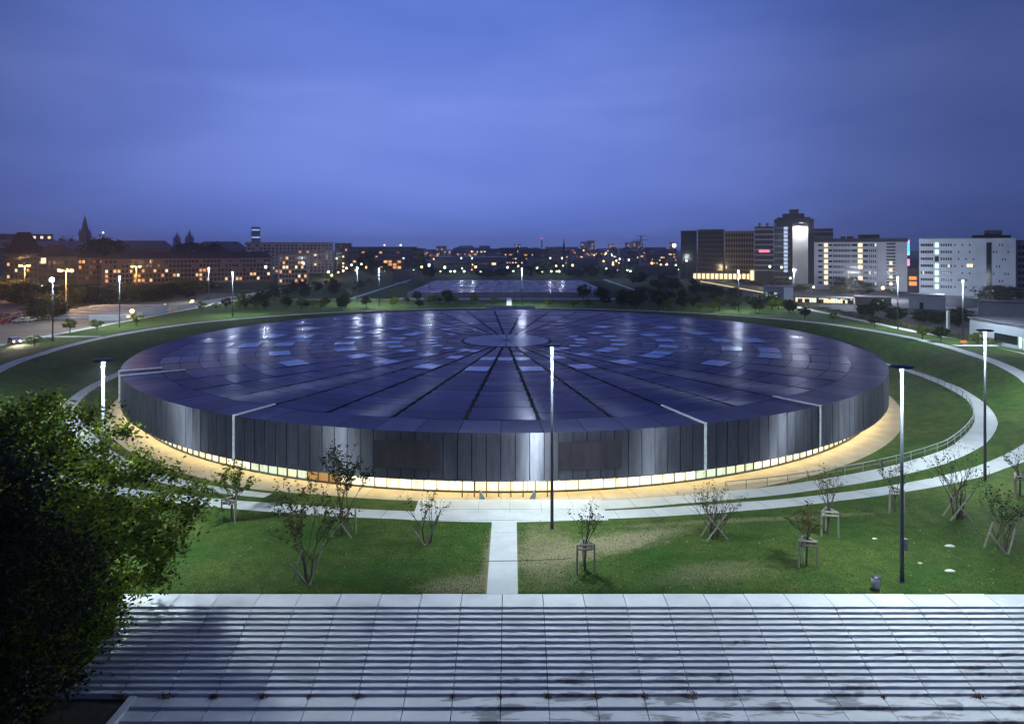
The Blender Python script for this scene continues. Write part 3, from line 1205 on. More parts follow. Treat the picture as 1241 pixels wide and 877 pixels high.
def spire(name, label, px, pt, pb, wpx, d, col, split=.45):
    x = gx(px, d)
    zt, zb_ = gz(pt, d), 4
    hw = wpx / 2 * d / F
    t = empty(name, (x, d, zb_), label, 'church')
    zm = gz(pb - (pb - pt) * split, d) - zb_
    mb = MB()
    mb.box(-hw, hw, 0, 2 * hw, 0, zm)
    mb.build('tower', wallm(col), t)
    mb = MB()
    n0 = len(mb.v)
    k = 8
    for i in range(k):
        a = 2 * PI * (i + .5) / k
        mb.v.append((hw * 1.15 * math.cos(a), hw + hw * 1.15 * math.sin(a), zm - .01))
    mb.v.append((0, hw, zt - zb_))
    for i in range(k):
        mb.f.append((n0 + i, n0 + (i + 1) % k, n0 + k))
    mb.build('spire', wallm((col[0] * .7, col[1] * .75, col[2])), t)
    for sx in (-1, 1):
        for sy in (0, 2):
            mb = MB()
            n0 = 0
            c = (sx * hw * .8, sy * hw * .85 + .1 * hw)
            e = hw * .28
            mb.v = [(c[0] - e, c[1] - e, zm), (c[0] + e, c[1] - e, zm), (c[0] + e, c[1] + e, zm), (c[0] - e, c[1] + e, zm), (c[0], c[1], zm + hw * 1.8)]
            mb.f = [(0, 1, 4), (1, 2, 4), (2, 3, 4), (3, 0, 4)]
            mb.build('pinnacle', wallm(col), t)
    mb = MB()
    mb.tube([(0, hw, zt - zb_ - .5), (0, hw, zt - zb_ + hw * .7)], hw * .05, 5)
    mb.build('finial', M['darksteel'], t)
    return t


spire('church_tower', 'dark pointed church spire rising on the left skyline', 100, 260, 300, 9, 900, (.05, .05, .07), .38)
spire('church_tower', 'left of two small hazy spires on the skyline', 213, 281, 296, 6, 1500, (.09, .09, .16), .35)
spire('church_tower', 'right and taller of two small hazy spires on the skyline', 228, 278, 296, 7, 1500, (.07, .07, .12), .3)
ch = spire('church_tower', 'small church with thin spire beyond the right of the pool hall', 683.5, 288, 312, 4, 620, (.05, .045, .05), .2)
mb = MB()
xw = 27
mb.box(-xw, -2, 0, 12, 0, gz(309, 620) - 4)
n0 = len(mb.v)
zz = gz(309, 620) - 4
mb.v += [(-xw, -.5, zz), (-2, -.5, zz), (-2, 12.5, zz), (-xw, 12.5, zz), (-xw, 6, zz + 5), (-2, 6, zz + 7)]
mb.f += [(n0, n0 + 1, n0 + 5, n0 + 4), (n0 + 2, n0 + 3, n0 + 4, n0 + 5), (n0 + 1, n0 + 2, n0 + 5), (n0 + 3, n0, n0 + 4)]
mb.build('nave', wallm((.05, .04, .045)), ch)
# glass tower far left
t, w, H = block('office_tower', 'far bluish glass tower with two bright floors on the left skyline', 'tower', 304.5, 315.5, 275, 2000, 27, (.1, .14, .28))
for pz in (278.5, 287.5):
    mb = MB()
    mb.box(-w * .9, w * .9, -.4, -.05, gz(pz + .9, 2000) - ZP, gz(pz - .6, 2000) - ZP)
    mb.build('lit_floor', emit('tower_floor_glow', (.5, .65, 1), 1.0) if 'tfl' not in M else M['tfl'], t)
mb = MB()
mb.tube([(0, 5, H), (0, 5, H + 9)], .4, 5)
mb.build('antenna', M['darksteel'], t)
# middle distance
t, w, H = block('warehouse', 'dark blue row of sheds left of the pool hall skyline', 'shed', 426, 502, 299, 760, 20, (.06, .055, .08))
windows(t, [0, 0], -w + 1, w - 1, 4, H - 4, 14, 3, 3, 2.2, .2, ('orange', 'dimred', 'warm'), rng=wr)
t, w, H = block('warehouse', 'reddish lit houses below the dark sheds left of the pool', 'house', 452, 488, 309, 640, 14, (.2, .09, .07), roofh=4)
windows(t, [0, 0], -w + 1, w - 1, 2, H - 5, 6, 3, 3.2, 2.2, .5, ('orange', 'warm'), rng=wr)
t, w, H = block('industrial_hall', 'long low hall with pale roof edge behind the pool hall', 'hall', 526, 614, 311, 640, 30, (.07, .08, .13), roof=wallm((.5, .52, .6)))
windows(t, [0, 0], -w + 2, w - 2, 3, H - 3, 16, 1, 4, 2, .12, ('cream',), rng=wr)
t, w, H = block('industrial_hall', 'short pale hall with a bright lamp behind the pool hall', 'hall', 597, 637, 307.5, 820, 30, (.2, .18, .19), roof=wallm((.42, .42, .5)))
t, w, H = block('warehouse', 'low dark shed left of the small church', 'shed', 640, 668, 313, 600, 20, (.05, .06, .1))
t, w, H = block('warehouse', 'bluish shed right of the small church', 'shed', 690, 725, 314.5, 640, 20, (.06, .07, .12))
t, w, H = block('warehouse', 'pale flat kiosk building left of the pool roof', 'shed', 476, 503, 328, 470, 12, (.2, .17, .2))
t, w, H = block('warehouse', 'dark flat shed before the brown office blocks', 'shed', 770, 822, 322, 540, 20, (.04, .04, .06))
towers = []
for px0, px1, pt, d in ((704, 711, 293, 2400), (712, 721, 291.5, 2500), (759, 766, 294, 2300), (767, 779, 292, 2400), (623, 631, 296, 2300), (811, 818, 293.5, 2200), (738, 745, 295.5, 2500)):
    t, w, H = block('tower_block', None, 'tower block', px0, px1, pt, d, 25, (.16, .15, .24), group='pale tower blocks on the horizon')
    windows(t, [0, 0], -w + 1, w - 1, 6, H - 3, 4, 7, 3.2, 3.4, .3, ('cream', 'warm', 'dimred'), rng=wr)
    towers.append(t)
number(towers, '%s from left of the tiny pale tower blocks on the horizon')
far = []
fr = random.Random(77)
for i in range(46):
    px = 425 + i * 8.6 + fr.uniform(-3, 3)
    d = fr.choice((800, 1000, 1300, 1700, 2200))
    pt = fr.uniform(297.5, 303) + (1.5 if d < 1000 else 0)
    wpx = fr.uniform(8, 22)
    c = fr.choice(((.08, .075, .12), (.06, .06, .1), (.11, .09, .12), (.09, .1, .17)))
    t, w, H = block('city_building', None, 'building', px - wpx / 2, px + wpx / 2, pt, d, 18, c, group='low far city buildings along the horizon',
                    roofh=fr.choice((0, 0, 4, 5)))
    windows(t, [0, 0], -w + 1, w - 1, 2, max(H - 6, 5), int(wpx / 2) + 1, 3, 1.6 * d / 900, 1.5 * d / 900, .22, ('orange', 'warm', 'cream', 'dimred'), rng=fr)
    far.append(t)
number(far, '%s from left of the low far city buildings along the horizon')
# chimney with smoke
d = 3000
t = empty('factory_chimney', (gx(656.5, d), d, 0), 'far thin factory chimney with a red light at its top', 'chimney')
mb = MB()
H = gz(288.5, d)
mb.tube([(0, 0, 0), (0, 0, H)], [5, 3], 8)
mb.build('stack', wallm((.12, .12, .2)), t)
mb = MB()
mb.ball((0, -4, H - 3), 3.6, 8, 5)
mb.build('warning_light', emit('red_warning_light', (1, .2, .3), 1.6), t)
pts, rad = [], []
for i in range(14):
    s = i / 13
    pts.append((gx(657 + 48 * s ** 1.3, d), d, gz(287.5 - 17 * s ** .55, d)))
    rad.append(3.5 + 9 * s)
mb = MB()
mb.tube(pts, rad, 10)
m = bpy.data.materials.new('pink_smoke')
m.use_nodes = True
nt = m.node_tree
nt.nodes.remove(nt.nodes['Principled BSDF'])
v = N(nt, 'ShaderNodeVolumePrincipled')
v.inputs['Color'].default_value = (.9, .6, .8, 1)
v.inputs['Density'].default_value = .006
nt.links.new(v.outputs[0], nt.nodes['Material Output'].inputs['Volume'])
tag(mb.build('smoke_plume', m, smooth=True), 'faint pink smoke streak drifting right from the far chimney', 'smoke', kind='stuff')
# pylon
d = 1500
t = empty('power_pylon', (gx(777, d), d, 0), 'lattice power pylon left of the dark office blocks', 'pylon')
H = gz(286, d)
mb = MB()
for sx in (-1, 1):
    for sy in (-1, 1):
        mb.tube([(sx * 5, sy * 5, 0), (sx * 1.2, sy * 1.2, H)], [.5, .4], 4)
for i in range(8):
    za, zb_ = H * i / 8, H * (i + 1) / 8
    fa, fb = 5 - 3.8 * i / 8, 5 - 3.8 * (i + 1) / 8
    mb.tube([(-fa, -fa, za), (fb, -fb, zb_)], .3, 4)
    mb.tube([(fa, -fa, za), (-fb, -fb, zb_)], .3, 4)
mb.build('lattice_mast', M['darksteel'], t)
for zz, ww in ((H - .5, 13), (H - 9, 17)):
    mb = MB()
    mb.tube([(-ww, 0, zz), (0, 0, zz + 1.5), (ww, 0, zz)], .5, 4)
    mb.build('cross_arm', M['darksteel'], t)

# --- right: dark office blocks
t, w, H = block('office_block', 'dark glass office block at the left end of the right hand group', 'offices', 825, 844.5, 279.5, 478, 26, (.025, .03, .05))
windows(t, [0, 0], -w + .5, w - .5, 2, H - 1, 5, 9, 1.9, 3.2, 0, ('cream',), rng=wr)
t, w, H = block('office_block', 'dark brownish office block with rounded taller top', 'offices', 845.5, 877.5, 278, 474, 26, (.07, .055, .06))
windows(t, [0, 0], -w + .5, w - .5, 2, H - 1, 11, 10, 1.25, 2.2, 0, ('cream',), rng=wr)
t, w, H = block('office_block', 'tan gridded office block with square dark windows', 'offices', 878, 914, 280, 470, 26, (.26, .19, .15))
windows(t, [0, 0], -w + .5, w - .5, 3, H - 1, 11, 8, 1.2, 2.4, 0, ('cream',), rng=wr)
mb = MB()
mb.box(-w - 30, w, -3, -.3, 0, 4.6)
mb.build('arcade', wallm((.3, .24, .18)), t)
for i in range(16):
    mb = MB()
    x = -w - 29 + i * 3.2
    mb.box(x, x + 2.2, -3.1, -2.95, .3, 4)
    mb.build('arcade_bay', M['win_cream'], t)
# tower complex
t, w, H = block('office_tower', 'office tower with a floodlit white stair shaft and stepped crown', 'tower', 938, 986, 265.5, 420, 24, (.07, .08, .11))
d = 420
xc = gx(962, d)
mb = MB()
for a, b_, p0, p1 in ((948, 975, 265.3, 258.5), (956.5, 968, 258.3, 253.5), (941, 982, 266.4, 263)):
    mb.box(gx(a, d) - xc, gx(b_, d) - xc, 3, 16, gz(p0, d) - ZP, gz(p1, d) - ZP)
mb.build('crown', wallm((.08, .085, .11)), t)
mb = MB()
for i in range(9):
    z = gz(275 + i * 7.5, d) - ZP
    mb.box(-w, gx(957, d) - xc, -.3, -.02, z - 1.0, z)
mb.build('floor_band', wallm((.25, .26, .3)), t)
mb = MB()
mb.box(gx(960.5, d) - xc, gx(979, d) - xc, -3.5, -.01, 0, gz(272.5, d) - ZP)
sh = mb.build('stair_shaft', wallm((.8, .8, .8)), t)
mb = MB()
mb.box(gx(960, d) - xc, gx(979.5, d) - xc, -7.2, -6.7, gz(270.8, d) - ZP, gz(270, d) - ZP)
mb.box(gx(969, d) - xc, gx(970, d) - xc, -6.7, -.02, gz(270.8, d) - ZP, gz(270.3, d) - ZP)
mb.build('light_boom', M['darksteel'], t)
area_light('shaft_light', (gx(969.7, d) - xc, -6.3, gz(271.4, d) - ZP), 9000, (.95, .97, 1), 3.0, t).rotation_euler = (R(-28), 0, 0)
mb = MB()
for i in range(12):
    z0, z1 = gz(330 - i * 4.7, d) - ZP, gz(326.6 - i * 4.7, d) - ZP
    mb.box(gx(949.8, d) - xc, gx(954.5, d) - xc, -.5, -.31, z0, z1)
mb.build('stair_glazing', emit('stair_glass_glow', (.6, .72, 1), .85), t)
t, w, H = block('office_wing', 'left wing of the office tower banded with pale floor strips', 'offices', 914.5, 937.5, 274.5, 416, 22, (.05, .06, .09))
mb = MB()
for i in range(9):
    z = gz(277 + i * 6.2, 416) - ZP
    mb.box(-w, w, -.3, -.02, z - .9, z)
mb.build('floor_band', wallm((.42, .42, .46)), t)
mb = MB()
mb.box(gx(920, 416) - gx(926, 416), gx(932.5, 416) - gx(926, 416), -.6, -.31, gz(305.6, 416) - ZP, gz(303.2, 416) - ZP)
mb.build('red_sign', emit('red_sign_glow', (1, .12, .2), 3), t)
mb = MB()
for i in range(3):
    mb.tube([(-w + 3 + i * 5, 8, H), (-w + 3 + i * 5, 8, H + 2.5)], .8, 8)
mb.build('roof_plant', M['steel'], t)
t, w, H = block('office_wing', 'right wing of the office tower behind the white slab', 'offices', 984, 1009.5, 277, 430, 22, (.06, .06, .09))
mb = MB()
for i in range(6):
    z = gz(280 + i * 6.2, 430) - ZP
    mb.box(-w, w, -.3, -.02, z - .9, z)
mb.build('floor_band', wallm((.3, .3, .36)), t)
t, w, H = block('shop_front', 'brightly lit low shop front at the foot of the office tower', 'shop', 908, 934, 325, 440, 8, (.4, .36, .26))
for i in range(5):
    mb = MB()
    x = -w + .8 + i * 2.7
    mb.box(x, x + 2.1, -.3, -.02, .6, H - 1.5)
    mb.build('shop_window', M['win_cream'], t)

# white slab
t, w, H = block('office_slab', 'long white office slab with two vertical rows of lit stair windows', 'offices', 985, 1098, 289, 349, 16, (.72, .74, .76), roof=wallm((.07, .07, .09)))
d = 349
xc = gx(1041.5, d)
X = lambda px: gx(px, d) - xc
W0 = [0, 0]
FL = 8
zlo, zhi = 2.2, H - 2.0
mb = MB()
mb.box(-w - .3, w + .3, -.3, 16.3, H - 1.9, H - .31)
mb.build('attic_band', wallm((.06, .06, .08)), t)
windows(t, W0, X(998.5), X(1002), zlo, zhi, 1, FL, 2.0, 1.9, 1.0, ('cream',), rng=wr)
windows(t, W0, X(1040), X(1045), zlo, zhi, 1, FL, 2.3, 1.9, .9, ('cream',), rng=wr)
windows(t, W0, X(990.5), X(995.5), zlo, zhi, 1, FL, 2.4, 1.0, 0, rng=wr)
windows(t, W0, X(1003.5), X(1008), zlo, zhi, 1, FL, 2.0, 1.0, 0, rng=wr)
windows(t, W0, X(1032), X(1039), zlo, zhi, 1, FL, 3.0, 1.2, 0, rng=wr)
windows(t, W0, X(1046), X(1052), zlo, zhi, 1, FL, 2.6, 1.2, 0, rng=wr)
windows(t, W0, X(1053), X(1062), zlo, zhi, 4, FL, .6, 1.5, .04, ('cool',), rng=wr)
windows(t, W0, X(1009), X(1031), zlo, zhi, 12, FL, .55, 1.4, .01, ('cream',), rng=wr)
windows(t, [0, 0], X(1073), X(1085), zlo, zhi, 1, FL + 6, 4.6, .75, 0, rng=wr)
windows(t, [0, 60], X(1077), X(1081), zlo, zhi - 9, 1, 4, 1.6, 1.7, 1.0, ('cream',), rng=wr)
mb = MB()
for a, b_, p in ((1040, 1066, 284.2), (1018, 1024, 286.3), (1026, 1034, 286.3)):
    mb.box(X(a), X(b_), 4, 12, H, gz(p, d) - ZP)
mb.build('roof_plant', wallm((.05, .05, .065)), t)
mb = MB()
mb.box(X(1062.7), X(1063.3), -.2, -.01, 0, H - 2)
mb.build('corner_joint', wallm((.5, .52, .55)), t)
# right white slab
t, w, H = block('office_slab', 'wide pale blue office slab with a dark vertical strip at far right', 'offices', 1112, 1229, 288.5, 300, 16, (.56, .62, .68), roof=wallm((.3, .33, .36)))
d = 300
xc = gx(1170.5, d)
X = lambda px: gx(px, d) - xc
W0 = [0, 0]
windows(t, W0, X(1131), X(1138), 3, H - 1.5, 1, 7, 1.9, 2.3, .85, ('cool',), rng=wr)
windows(t, W0, X(1114), X(1130), 3, H - 1.5, 7, 7, .7, 1.2, .03, ('cream',), rng=wr)
windows(t, W0, X(1139), X(1154), 3, H - 1.5, 5, 7, .7, 1.2, .06, ('cream',), rng=wr)
windows(t, W0, X(1155), X(1182), 3, H - 1.5, 6, 7, .6, .9, .03, ('cream',), rng=wr, skip=lambda c, r: (c * 3 + r * 5) % 7 > 2)
windows(t, W0, X(1202), X(1222), 3, H - 1.5, 6, 7, .5, 1.0, .03, ('cream',), rng=wr, skip=lambda c, r: (c + r * 3) % 5 > 1)
for px in (1173.5, 1177.5):
    mb = MB()
    mb.box(X(px) - .6, X(px) + .6, -.2, -.08, gz(323.5, d) - ZP, gz(320, d) - ZP)
    mb.build('window', M['win_cream'], t)
mb = MB()
mb.box(X(1195), X(1201), -.2, -.02, 4, H - 2)
mb.build('dark_strip', M['win_dark'], t)
mb = MB()
mb.box(X(1178), X(1224), 3, 12, H, gz(285, d) - ZP)
mb.box(X(1193), X(1214), 4, 11, gz(285, d) - ZP + .01, gz(279, d) - ZP)
mb.build('roof_plant', wallm((.06, .06, .075)), t)
t, w, H = block('office_slab', 'dim mauve block cut by the right edge of the picture', 'offices', 1231, 1262, 291, 330, 18, (.26, .2, .26))
windows(t, [0, 0], -w + 1, w - 1, 2, H - 2, 6, 7, 1.4, 1.8, .06, ('dimred',), rng=wr)
# sign column and lit storefront between the slabs
d = 380
t = empty('sign_column', (gx(1100.5, d), d, ZP), 'tall thin column sign glowing blue and pink between the white slabs', 'sign')
mb = MB()
mb.box(-.5, .5, 0, 1, 0, gz(291, d) - ZP)
mb.build('mast', M['darksteel'], t)
for p0, p1, c in ((306, 292, (.1, .45, 1)), (293.5, 291, (1, .15, .4)), (322, 314, (1, .2, .55)), (309, 306.2, (.2, .9, 1))):
    mb = MB()
    mb.box(-.75, .75, -.25, -.02, gz(p0, d) - ZP, gz(p1, d) - ZP)
    mb.build('light_panel', emit('sign_glow', c, 2.2), t)
t, w, H = block('shop_front', 'small orange lit shop between the two white slabs', 'shop', 1098, 1112, 324, 395, 10, (.2, .1, .06))
for i, (p0, p1) in enumerate(((346, 341), (339, 335))):
    mb = MB()
    mb.box(-w + .5, w - .5, -.2, -.02, gz(p0, 395) - ZP, gz(p1, 395) - ZP)
    mb.build('shop_window', M['win_orange'], t)
# pavilion with lit windows
t, w, H = block('pavilion', 'small flat pavilion with a pale right wall and lit ground floor', 'pavilion', 925, 962, 347, 288, 10, (.17, .2, .28), roof=wallm((.2, .22, .3)))
d = 288
xc = gx(943.5, d)
for px in (930, 938.5):
    mb = MB()
    mb.box(gx(px - 2, d) - xc, gx(px + 3, d) - xc, -.2, -.02, .5, 3)
    mb.build('window', M['win_cool'], t)
mb = MB()
mb.box(gx(950, d) - xc, w, -.4, -.02, 0, H - .35)
mb.build('pale_wall', wallm((.62, .68, .78)), t)
# platform canopy and lit glass hall
t, w, H = block('glass_hall', 'low glass fronted hall with rows of lit panes beside the street', 'hall', 962, 1034, 360.5, 272, 8, (.12, .12, .11))
windows(t, [0, 0], -w + .5, w - .5, .4, H - .6, 24, 2, .8, 1.5, .75, ('cool', 'cream', 'cream'), rng=wr)
t, w, H = block('garden_shed', 'dark brick shed right of the lit glass hall', 'shed', 1036, 1080, 360, 262, 10, (.1, .07, .06))
windows(t, [0, 0], gx(1062, 262) - gx(1058, 262), gx(1071, 262) - gx(1058, 262), H - 3.4, H - .6, 2, 1, 1.2, 2.2, 1, ('cool',), rng=wr)
t, w, H = block('garage_hall', 'pale low hall with one small door before the right slab', 'hall', 1101, 1145, 357, 243, 8, (.5, .5, .52))
mb = MB()
mb.box(-2.6, -1.2, -.15, -.02, 0, 2.4)
mb.build('door', M['win_dark'], t)
t, w, H = block('garage_hall', 'long pale low wall building below the pale blue slab', 'hall', 1184, 1262, 366, 215, 8, (.42, .42, .42))
t, w, H = block('garage_hall', 'dark flat roofed store between the pale low halls', 'hall', 1146, 1184, 361, 250, 12, (.06, .06, .08))
# building along the right edge of the plateau
t = empty('service_building', (112, 120, ZP - .2), 'flat roofed concrete building at the lower right with lit windows', 'building')
mb = MB()
mb.box(0, 16, -15, 43, 0, 5.4)
mb.build('wall', wallm((.38, .42, .5)), t)
mb = MB()
mb.box(-.3, 16.3, -15.3, 43.3, 5.41, 5.8)
mb.build('roof', wallm((.12, .12, .15)), t)
for y0, y1, z0, z1, mm in ((27.5, 34.5, 1.2, 3.0, 'win_dark'), (24.2, 25.6, .4, 3, 'win_cool'), (21.8, 23.4, .4, 3, 'win_cream'), (26.2, 27.0, .6, 3, 'win_cool'), (17.0, 20.5, .4, 3, 'win_dark')):
    mb = MB()
    mb.box(-.12, -.02, y0, y1, z0, z1)
    mb.build('window', M[mm], t)
mb = MB()
mb.box(8, 9.2, 30, 31.2, 5.81, 6.8)
mb.build('roof_vent', M['steel'], t)
# pool hall
t = empty('pool_hall', (-2, 299, ZP), 'long low rectangular pool hall with a flat metal roof behind the arena', 'hall')
mb = MB()
mb.box(-45, 45, 0, 111, 0, 2.3)
mb.build('wall', wallm((.13, .14, .2)), t)
mb = MB()
for i in range(30):
    for j in range(20):
        x0, y0 = -45 + i * 3, j * 5.55
        z = 2.45 + wr.uniform(-.02, .02)
        tx = wr.uniform(-.01, .01)
        mb.quad((x0 + .08, y0 + .08, z - tx), (x0 + 2.92, y0 + .08, z + tx), (x0 + 2.92, y0 + 5.47, z + tx), (x0 + .08, y0 + 5.47, z - tx))
mb.build('roof', M['roof'], t)
for i in range(9):
    mb = MB()
    for j in range(5):
        mb.box(-36 + i * 8.2, -33 + i * 8.2, 22 + j * 14, 31 + j * 14, 2.5, 2.66)
    mb.build('skylight_strip', M['hub'], t)
for sx, nm in ((-58, 1), (53, 1)):
    mb = MB()
    k = 12
    for i in range(k + 1):
        for j in range(7):
            u = j / 6
            x = sx - 9 + 18 * u
            y = 300 + 120 * i / k
            z = ZP + 2.3 * math.sin(PI * u) ** 1.3 * math.sin(PI * min(1, (i + .2) / 4)) if i < 2 else ZP + 2.3 * math.sin(PI * u) ** 1.3
            if i == k:
                z = ZP
            mb.v.append((x, y, z - .02))
    for i in range(k):
        for j in range(6):
            a = i * 7 + j
            mb.f.append((a, a + 1, a + 8, a + 7))
    tag(mb.build('embankment', M['grass'], smooth=True), kind='structure')
# left plaza steps
t = empty('plaza_steps', (-120, 205, ZP), 'wide grey terrace of steps beside the left edge path', 'steps')
for i in range(6):
    mb = MB()
    mb.box(-32 + i * 1.2, -.6, 4 + i * 4.2, 4 + i * 4.2 + 4.15, 0, .45 + i * .42)
    mb.build('step', wallm((.4, .42, .46)), t)
mb = MB()
mb.box(-10, -.6, -.5, 3, 0, 1.6)
mb.build('side_wall', wallm((.5, .53, .58)), t)
point_light('plaza_light', (-135, 196, 17), 5000, (.8, .9, 1), .4)
# railings along the edge path left (pale panels)
t = empty('guard_rail', (-121, 240, ZP), 'pale slatted guard rail beyond the low yellow lamps', 'railing')
for i in range(12):
    mb = MB()
    mb.box(-.06, .06, i * 9 + .1, i * 9 + 8.8, .3, 1.5)
    mb.build('rail_panel', wallm((.45, .5, .55)), t)
# elevated lit street beyond right path
t = empty('street_parapet', (120, 315, ZP), 'low street parapet lit yellow by a strip beside the right path', 'parapet')
mb = MB()
mb.box(0, .6, 0, 110, 0, 1.6)
mb.build('wall', wallm((.3, .29, .27)), t)
mb = MB()
mb.box(-.12, -.02, 1, 109, .9, 1.25)
mb.build('light_strip', emit('parapet_strip_glow', (1, .78, .35), 1.3), t)


# ------------------------------------------------------------------ vegetation
def crown_mesh(name, m, rx, rz, zc, nclump, nleaf, size, rng, clump=.35, flat=0.):
    mb = MB()
    for i in range(nclump):
        th = rng.uniform(0, 2 * PI)
        u = rng.uniform(-.9, 1)
        rr = rng.uniform(.35, 1) ** .5
        k = math.sqrt(max(0, 1 - u * u))
        wob = 1 + .25 * math.sin(3 * th + 2 * u) + rng.uniform(-.15, .15)
        c = (rx * rr * k * math.cos(th) * wob, rx * rr * k * math.sin(th) * wob, zc + rz * rr * u)
        cr = clump * rx * rng.uniform(.6, 1.3)
        for j in range(nleaf):
            p = (c[0] + rng.gauss(0, cr * .5), c[1] + rng.gauss(0, cr * .5), c[2] + rng.gauss(0, cr * .38))
            mb.leaf(p, size, rng)
    return mb


def limbs(mb, H, rx, rng, r0, nl=7, base=.25, top=.85):
    mb.tube([(0, 0, -.3), (rng.uniform(-.1, .1), rng.uniform(-.1, .1), H * .35), (rng.uniform(-.3, .3), rng.uniform(-.3, .3), H * top)], [r0, r0 * .75, r0 * .15], 7)
    for i in range(nl):
        a = 2 * PI * i / nl + rng.uniform(-.3, .3)
        z0 = H * rng.uniform(base, .6)
        L = rx * rng.uniform(.6, .95)
        mb.tube([(0, 0, z0), (L * .45 * math.cos(a), L * .45 * math.sin(a), z0 + L * .4), (L * math.cos(a), L * math.sin(a), z0 + L * rng.uniform(.5, .9))],
                [r0 * .45, r0 * .28, r0 * .06], 5)


def make_tree(name, label, cat, m, H, rx, nclump, nleaf, size, seed, group=None):
    rng = random.Random(seed)
    t = empty(name, (0, 0, 0), label, cat, group)
    mb = MB()
    limbs(mb, H, rx, rng, .06 * rx + .05)
    mb.build('trunk', M['bark'], t)
    crown_mesh(name, m, rx, H * (.36 if name != 'street_tree' else .46), H * (.62 if name != 'street_tree' else .52), nclump, nleaf, size, rng).build('crown', m, t)
    return t


# the big dark tree in the left foreground
rng = random.Random(42)
bt = empty('broadleaf_tree', (-33.5, 42.4, -2.6), 'big dark broadleaf tree filling the lower left corner', 'tree')
mb = MB()
mb.tube([(0, 0, -.3), (.2, .1, 3), (.1, .3, 6.5), (-.3, .2, 11), (-.4, 0, 15.5)], [.55, .42, .36, .24, .06], 10)
for i in range(26):
    a = rng.uniform(0, 2 * PI)
    z0 = rng.uniform(2.5, 12)
    L = rng.uniform(5, 9.5) * (1 - .35 * abs(z0 - 7) / 7)
    p1 = (L * .5 * math.cos(a), L * .5 * math.sin(a), z0 + L * .28)
    p2 = (L * math.cos(a + .15), L * math.sin(a + .15), z0 + L * .42)
    mb.tube([(0, 0, z0), p1, p2], [.16, .1, .03], 6)
    for j in range(4):
        b_ = a + rng.uniform(-1, 1)
        s = rng.uniform(.35, .9)
        q = (p2[0] * s, p2[1] * s, z0 + L * .38 * s)
        mb.tube([q, (q[0] + 1.8 * math.cos(b_), q[1] + 1.8 * math.sin(b_), q[2] + rng.uniform(-.3, 1.1))], [.05, .012], 4)
mb.build('trunk', M['bark'], bt)
mb = MB()
nl = 0
while nl < 560:
    th = rng.uniform(0, 2 * PI)
    u = rng.uniform(-.95, 1)
    rr = rng.random() ** .4
    k = math.sqrt(max(0, 1 - u * u))
    lob = 1 + .14 * math.sin(2.3 * th + 1.1) + .1 * math.sin(5 * th + 3 * u) + rng.uniform(-.1, .1)
    R0 = 10.4 if u > -.2 else 9.8
    c = (1.2 + R0 * rr * k * math.cos(th) * lob, 2.2 + R0 * .92 * rr * k * math.sin(th) * lob, 9.6 + 9.8 * rr * u + .5 * math.sin(4 * th))
    c = (c[0], c[1], c[2] - c[0] * .26 + .4)
    if c[0] > 4 and c[2] < 11.2 - (12 - c[0]) * 1.4 + rng.uniform(-.6, .3):
        continue
    if c[1] > 12.2:
        continue
    nl += 1
    cr = rng.uniform(.6, 1.35)
    for j in range(150):
        p = (c[0] + rng.gauss(0, cr * .62), c[1] + rng.gauss(0, cr * .62), c[2] + rng.gauss(0, cr * .42))
        mb.leaf(p, .17, rng)
mb.build('crown', M['leaf'], bt)
rng = random.Random(43)
bt2 = empty('broadleaf_tree', (-28.4, 33, -2.6), 'second dark tree cut off by the lower left corner, nearer than the big one', 'tree')
mb = MB()
limbs(mb, 20, 5.6, rng, .45, 12)
mb.build('trunk', M['bark'], bt2)
crown_mesh('crown', M['leafdark'], 5.6, 10.3, 11.0, 330, 115, .17, rng, .22).build('crown', M['leafdark'], bt2)


